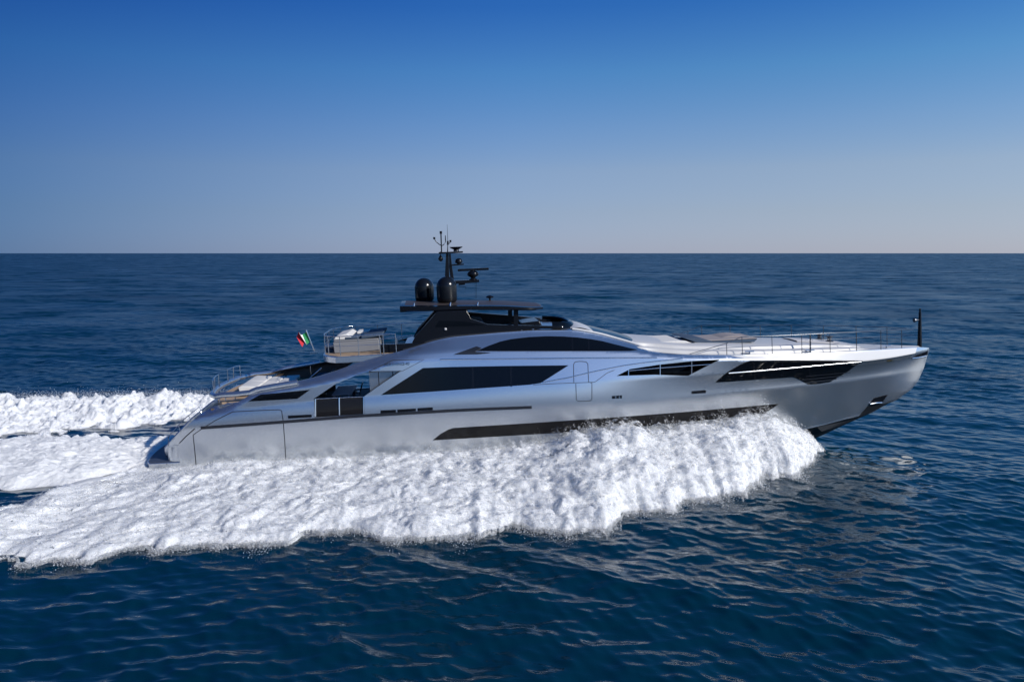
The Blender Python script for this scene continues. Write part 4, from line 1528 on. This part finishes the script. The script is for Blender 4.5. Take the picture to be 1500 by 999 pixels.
# --- foam
def foam_mat(name, alpha=None, sss=.6, bump=1.0, transl=.35):
    m = bpy.data.materials.new(name)
    m.use_nodes = True
    t = m.node_tree
    b = t.nodes['Principled BSDF']
    b.subsurface_method = 'BURLEY'
    b.inputs['Base Color'].default_value = (.95, .95, .945, 1)
    b.inputs['Roughness'].default_value = .9
    b.inputs['Specular IOR Level'].default_value = .1
    b.inputs['Subsurface Weight'].default_value = sss
    b.inputs['Subsurface Radius'].default_value = (.9, .95, 1.0)
    b.inputs['Subsurface Scale'].default_value = .4
    g = t.nodes.new('ShaderNodeNewGeometry')
    prev = None
    for sc_, st, dist in ((3.0, .5 * bump, .10), (10, .5 * bump, .05)):
        if bump == 0:
            break
        n = t.nodes.new('ShaderNodeTexNoise')
        n.inputs['Scale'].default_value = sc_
        n.inputs['Detail'].default_value = 5
        t.links.new(g.outputs['Position'], n.inputs['Vector'])
        bp = t.nodes.new('ShaderNodeBump')
        bp.inputs['Strength'].default_value = st
        bp.inputs['Distance'].default_value = dist
        t.links.new(n.outputs['Fac'], bp.inputs['Height'])
        if prev:
            t.links.new(prev.outputs[0], bp.inputs['Normal'])
        prev = bp
    tr = t.nodes.new('ShaderNodeBsdfTranslucent')
    tr.inputs['Color'].default_value = (.94, .96, .98, 1)
    if prev:
        t.links.new(prev.outputs[0], b.inputs['Normal'])
        t.links.new(prev.outputs[0], tr.inputs['Normal'])
    mx = t.nodes.new('ShaderNodeMixShader')
    mx.inputs[0].default_value = transl
    t.links.new(b.outputs[0], mx.inputs[1])
    t.links.new(tr.outputs[0], mx.inputs[2])
    last = mx
    if alpha is not None:
        n = t.nodes.new('ShaderNodeTexNoise')
        n.inputs['Scale'].default_value = alpha[0]
        n.inputs['Detail'].default_value = 7
        n.inputs['Roughness'].default_value = .62
        t.links.new(g.outputs['Position'], n.inputs['Vector'])
        mr_ = t.nodes.new('ShaderNodeMapRange')
        mr_.inputs['From Min'].default_value = alpha[1]
        mr_.inputs['From Max'].default_value = alpha[2]
        mr_.inputs['To Max'].default_value = alpha[3]
        t.links.new(n.outputs['Fac'], mr_.inputs['Value'])
        tp = t.nodes.new('ShaderNodeBsdfTransparent')
        m2 = t.nodes.new('ShaderNodeMixShader')
        t.links.new(mr_.outputs[0], m2.inputs[0])
        t.links.new(tp.outputs[0], m2.inputs[1])
        t.links.new(mx.outputs[0], m2.inputs[2])
        last = m2
    t.links.new(last.outputs[0], t.nodes['Material Output'].inputs['Surface'])
    return m


FOAM = foam_mat('foam')
DROPS = foam_mat('drops', sss=0, bump=0, transl=.5)
MIST = [foam_mat('mist_inner', (2.6, .44, .60, .85), 0, .6, .5), foam_mat('mist_middle', (2.9, .50, .66, .75), 0, .6, .5), foam_mat('mist_outer', (3.3, .56, .72, .6), 0, .6, .5)]
NEAR_PX = [(-330, 835), (-160, 834), (0, 826), (33, 832), (60, 828), (87, 827), (123, 832), (150, 818), (207, 805), (267, 807), (333, 802), (367, 805), (417, 803), (443, 786), (467, 785), (517, 779), (567, 790), (613, 797), (650, 790), (710, 790), (750, 775), (783, 782), (833, 783), (890, 781), (923, 755), (987, 753), (1000, 737), (1067, 731), (1113, 711), (1117, 702), (1160, 697), (1180, 686), (1190, 677), (1197, 662)]
CREST_PX = [(-330, 752, .5), (0, 741, .5), (100, 728, .5), (213, 694, .3), (267, 689, .3), (320, 684, .3), (400, 680, .3), (427, 679, .3), (517, 676, .3), (577, 671, .3), (650, 664, .3), (700, 661, .3), (800, 647, .3), (833, 633, .3), (887, 621, .35), (923, 618, .35), (950, 626, .3), (1033, 618, .3), (1100, 606, .4), (1127, 607, .45), (1167, 624, .4), (1183, 634, .3), (1197, 656, .2)]
nE = np.array([G(*p) for p in NEAR_PX])
# crest: stands just outboard of the topsides; its height follows from where the photograph shows it
cE = []
for px, py, gap in CREST_PX:
    if px >= 213:
        yl = -3.9
        for _ in range(8):
            x_, z_ = U(px, py, yl)
            yl = -(float(Y0(x_)) + gap + .35)
        Wp = to_world((x_, yl, z_))
        cE.append((Wp[0], Wp[1], max(Wp[2], .05)))
    else:
        X_, Y_ = G(px, py, .35)
        cE.append((X_, Y_, .35))
cE = np.array(cE)
cE = cE[np.argsort(cE[:, 0])]
cE[:, 2] -= .30 * np.clip((cE[:, 2] - .5) / 1.0, 0, 1)
nE = nE[np.argsort(nE[:, 0])]


def crest(X):
    return np.interp(X, cE[:, 0], cE[:, 1]), np.interp(X, cE[:, 0], cE[:, 2])


def near_edge(X):
    return np.interp(X, nE[:, 0], nE[:, 1])


def billow(x, y, seed, octv=5, gain=.5):
    s, a, f = 0, 1, 1
    for o in range(octv):
        s = s + a * (np.abs(pnoise(x * f + o * 7.7, y * f + o * 3.1, seed + o)) * 2 - .5)
        a *= gain
        f *= 2.1
    return s


def link_grid(name, P, nu, nv, m, keep=None):
    me, q = grid_mesh(name, P, nu, nv)
    if keep is not None:
        kf = keep[q].any(axis=1)
        q = q[kf]
    a, b, c = P[q[:, 0]], P[q[:, 1]], P[q[:, 2]]
    nz = np.cross(b - a, c - a)[:, 2]
    if np.median(nz) < 0:
        q = np.ascontiguousarray(q[:, ::-1])
    finish_mesh(me, q)
    me.materials.append(m)
    o = bpy.data.objects.new(name, me)
    COL.objects.link(o)
    return o


def ridge_height(X, S, Yn, Yc, Zc):
    prof = np.where(S < 1, 1 - (1 - np.clip(S, 0, 1)) ** 2.0, 1 - .35 * np.clip((S - 1) * 2.2, 0, 1))
    return Zc * prof


SURF = []


def bow_wave():
    X1 = float(cE[-1, 0]) + .1
    xs_ = np.arange(-34, X1, .055)
    sv = np.linspace(-.12, 1.5, 300)
    X, S = np.meshgrid(xs_, sv, indexing='ij')
    Yn = near_edge(X) + .34 * fbm(X * .8, X * 0 + 3.3, 51, 5, .68)
    Yc, Zc = crest(X)
    Y = Yn + S * (Yc - Yn)
    wdt = np.maximum(Yc - Yn, .3)
    Xw = X + .5 * fbm(X * .35, Y * .35, 71, 2)
    Yw = Y + .5 * fbm(X * .35 + 40, Y * .35, 72, 2)
    H_ = ridge_height(X, S, Yn, Yc, Zc)
    big = billow(Xw * .42, Yw * .42, 11, 3, .5)
    mid = billow(Xw * 1.15, Yw * 1.15, 21, 4, .55)
    fine = fbm(Xw * 5.5, Yw * 5.5, 31, 3, .55)
    # towards the bow the water falls in streaks
    streak = billow((Xw + .8 * Yw) * 1.5, Yw * .55, 26, 5, .62)
    sb_ = smooth01((X - 1) / 8) * .5
    mid = mid * (1 - sb_) + streak * sb_ * 1.15
    aft = smooth01((-20.0 - X) / 3.0)
    H_ = H_ * (1 - aft) + aft * (.62 * np.sin(np.pi * np.clip(S, 0, 1) ** .75) - .5 * smooth01((S - .93) / .12))
    edge = smooth01(S / .12) * smooth01((1.5 - S) / .2)
    calm = np.interp(X, [-10, 6, 15], [1, .75, .5])
    lump = (.30 * big + .08 * mid + .04 * fine) * calm * (.5 + .5 * edge)
    inner = np.maximum(smooth01((1.12 - S) / .25), smooth01((-17.0 - X) / 1.5) * (1 - aft) * smooth01((1.5 - S) / .15))
    Z = H_ + lump * np.where(S < 1, 1, inner) * np.clip(.30 + .45 * Zc, .3, 1.1) + .10 * smooth01(S / .10)
    Z = Z - .35 * (1 - smooth01((S + .06) / .16))
    # push lumps outward a little so they overhang
    Y = Y - np.clip(mid, -.5, 1) * .14 * smooth01(S / .2) * smooth01((1.1 - S) / .3)
    X = X + .10 * fbm(Xw * 1.3 + 9, Yw * 1.3, 41, 3)
    P = np.column_stack([X.ravel(), Y.ravel(), Z.ravel()])
    SURF.append(P[((S > -.02) & (S < 1.12)).ravel()])
    # thin torn sheets of spray standing off the dense foam
    Vm, Qm, Mm = [], [], []
    for k, d in enumerate((.12, .28, .50)):
        sub = (slice(None, None, 2), slice(None, 250, 2))
        dd = d * (.05 + .85 * np.clip(Zc, 0, 1.6)) * (.7 + .8 * np.clip(fbm(X * .8 + 5 * k, Y * .8, 400 + k, 3), -.6, 1)) * smooth01((S + .12) / .1)
        PX_, PY_, PZ_ = (X - .25 * dd)[sub], (Y - .55 * dd)[sub], (Z + .95 * dd)[sub]
        nv_ = PX_.shape[1]
        _, qq = grid_mesh('t', np.zeros((1, 3)), PX_.shape[0], nv_)
        Qm.append(qq + sum(len(v) for v in Vm))
        Mm += [k] * len(qq)
        Vm.append(np.column_stack([PX_.ravel(), PY_.ravel(), PZ_.ravel()]))
    Vm, Qm = np.vstack(Vm), np.vstack(Qm).astype(np.int32)
    me = bpy.data.meshes.new('spray_mist')
    me.vertices.add(len(Vm))
    me.vertices.foreach_set('co', Vm.astype(np.float32).ravel())
    finish_mesh(me, np.ascontiguousarray(Qm))
    for m_ in MIST:
        me.materials.append(m_)
    me.polygons.foreach_set('material_index', np.array(Mm, dtype=np.int32))
    om_ = bpy.data.objects.new('spray_mist', me)
    COL.objects.link(om_)
    tag(om_, 'torn misty sheets of white spray hanging over the bow wave', 'spray', kind='stuff')
    o = link_grid('bow_spray', P, len(xs_), len(sv), FOAM)
    return tag(o, 'thick white spray thrown up along the near side of the silver yacht', 'spray', kind='stuff')


def stern_wash():
    Xs = float(to_world((0.6, 0, 0))[0])
    xs_ = np.arange(-46, Xs + 1.5, .07)
    sv = np.linspace(-.1, 1.1, 220)
    X, S = np.meshgrid(xs_, sv, indexing='ij')
    ya = np.interp(X, [-46, G(0, 726)[0], G(100, 715)[0], G(190, 690)[0], G(230, 684)[0]], [G(-300, 745)[1], G(0, 726)[1], G(100, 715)[1], G(190, 690)[1], G(230, 684)[1]])
    yb = np.interp(X, [-46, G(0, 650)[0], G(100, 650)[0], G(243, 642)[0]], [G(-300, 652)[1], G(0, 650)[1], G(100, 650)[1], G(243, 642)[1]])
    ya = ya + .75 * smooth01((-20.5 - X) / 2.5)
    ya = ya + .45 * fbm(X * .45, X * 0 + 1.7, 141, 5, .65) * smooth01((Xs - 3 - X) / 4)
    yb = yb + .8 * fbm(X * .45, X * 0 + 8.7, 151, 5, .65)
    Y = ya + S * (yb - ya)
    hump = np.interp(X, [-46, Xs - 12, Xs - 5, Xs - 1.5, Xs + 1.5], [.35, .5, .45, .12, .0])
    prof = smooth01((S + .03) / .2) * smooth01((1.03 - S) / .12)
    Z = -.2 + prof * (.26 + hump * (.7 + .5 * np.sin(S * 3)))
    Xw = X * .45
    Z += prof * (.10 * billow(Xw, Y * .8, 111, 3) + .07 * billow(X * 1.0, Y * 1.8, 121, 4)) + .03 * fbm(X * 5, Y * 5, 131, 3)
    P = np.column_stack([X.ravel(), Y.ravel(), Z.ravel()])
    o = link_grid('stern_wash', P, len(xs_), len(sv), FOAM)
    return tag(o, 'smooth white propeller wash trailing behind the stern platform', 'wake', kind='stuff')


def far_wake():
    xs_ = np.arange(-75, 8, .09)
    sv = np.linspace(-.15, 1.12, 190)
    X, S = np.meshgrid(xs_, sv, indexing='ij')
    x0, y0 = G(0, 649)
    x1, y1 = G(240, 622)
    yn = np.interp(X, [-75, x0, x1, 8], [G(-300, 668)[1], y0, y1, G(600, 600)[1]])
    zc = .95
    xf0, yf0 = G(0, 582, zc)
    xf1, yf1 = G(300, 577, zc)
    yf = np.interp(X, [-75, xf0, xf1, 8], [G(-300, 588, zc)[1], yf0, yf1, G(600, 575, zc)[1]])
    yn = yn + 1.6 * fbm(X * .3, X * 0 + 4.1, 261, 5, .65)
    Y = yn + S * (yf - yn)
    prof = np.where(S < 1, np.clip(S, 0, 1) ** 1.3, 1 - (S - 1) * 5)
    Xw = X + .6 * fbm(X * .3, Y * .3, 211, 2)
    lump = .26 * billow(Xw * .5, Y * .5, 221, 3) + .2 * billow(Xw * 1.3, Y * 1.3, 231, 4) + .06 * fbm(Xw * 5, Y * 5, 241, 3)
    # ragged, lace-like lower half
    lace = fbm(Xw * .55, Y * 1.1, 251, 4)
    Z = zc * prof + lump * (.35 + .65 * smooth01(S / .5)) + .14 * smooth01(S / .3) - .18 + .42 * lace * (1 - smooth01(S / .6))
    Z -= .6 * (1 - smooth01((S + .1) / .12)) + .6 * (1 - smooth01((1.12 - S) / .06))
    P = np.column_stack([X.ravel(), Y.ravel(), Z.ravel()])
    SURF.append(P[((S > .0) & (S < 1.05) & (X < -8)).ravel()][::1])
    o = link_grid('far_wake', P, len(xs_), len(sv), FOAM)
    return tag(o, 'white breaking wake ridge on the far side behind the yacht', 'wake', kind='stuff')


bow_wave()
stern_wash()
far_wake()
SURF = np.vstack([SURF[0], SURF[1]])


def droplets():
    """thrown drops: tiny four-sided grains"""
    C_, R_ = [], []
    n1 = 60000
    X = RNG.uniform(-20, cE[-1, 0], n1 * 3)
    Yc, Zc = crest(X)
    k = RNG.uniform(0, 1, len(X)) < np.clip(Zc / 2.8, .06, 1)
    X, Yc, Zc = X[k][:n1], Yc[k][:n1], Zc[k][:n1]
    h = RNG.exponential(.10, len(X)) * (.4 + .6 * Zc)
    clump = np.clip(.5 + pnoise(X * 1.1, X * 0 + 5, 301) * 1.1, 0.05, 1.5)
    C_.append(np.column_stack([X - h * .3, Yc - RNG.normal(.1, .25, len(X)), Zc + .1 + h * clump * 1.3 - .15]))
    R_.append(RNG.uniform(.006, .022, len(X)))
    n2 = 60000
    X = RNG.uniform(-34, cE[-1, 0], n2)
    Yn = near_edge(X) + .34 * fbm(X * .8, X * 0 + 3.3, 51, 5, .68)
    _, Zc = crest(X)
    d = RNG.exponential(.24, n2) * (.5 + .5 * np.clip(Zc, 0, 2)) * np.clip(.6 + pnoise(X * .8, X * 0 + 9, 302) * 1.5, .05, 2)
    C_.append(np.column_stack([X, Yn - d + .2, RNG.uniform(0, .16, n2)]))
    R_.append(RNG.uniform(.005, .02, n2))
    # grains all over the broken surface
    nP = len(SURF)
    i = RNG.integers(0, nP, 60000)
    C_.append(SURF[i] + RNG.normal(0, 1, (len(i), 3)) * (.045, .045, .03) + (0, 0, .015))
    R_.append(RNG.uniform(.010, .03, len(i)))
    # far ridge
    n3 = 14000
    X = RNG.uniform(-50, -12, n3)
    xf0, yf0 = G(0, 582, .95)
    xf1, yf1 = G(300, 577, .95)
    Yf = np.interp(X, [xf0, xf1], [yf0, yf1])
    C_.append(np.column_stack([X, Yf - RNG.normal(.2, .5, n3), 1.0 + RNG.exponential(.11, n3)]))
    R_.append(RNG.uniform(.006, .02, n3))
    C = np.vstack(C_)
    R = np.concatenate(R_)
    n = len(C)
    tet = np.array([(1, 1, 1), (1, -1, -1), (-1, 1, -1), (-1, -1, 1)]) / 1.2
    rot = RNG.normal(0, 1, (n, 3, 3))
    V = C[:, None, :] + np.einsum('nij,kj->nki', rot, tet) * R[:, None, None] * .6
    fa = np.array([(0, 1, 2), (0, 3, 1), (0, 2, 3), (1, 3, 2)])
    Fq = (np.arange(n)[:, None, None] * 4 + fa[None]).reshape(-1, 3).astype(np.int32)
    me = bpy.data.meshes.new('spray_droplets')
    me.vertices.add(n * 4)
    me.vertices.foreach_set('co', V.astype(np.float32).ravel())
    m = len(Fq)
    me.loops.add(m * 3)
    me.polygons.add(m)
    me.loops.foreach_set('vertex_index', Fq.ravel())
    me.polygons.foreach_set('loop_start', np.arange(0, m * 3, 3, dtype=np.int32))
    me.update(calc_edges=True)
    me.materials.append(DROPS)
    o = bpy.data.objects.new('spray_droplets', me)
    COL.objects.link(o)
    return tag(o, 'fine white drops flying off the spray beside the hull', 'spray', kind='stuff')


droplets()
for o in bpy.data.objects:
    if 'off' in o:
        del o['off']
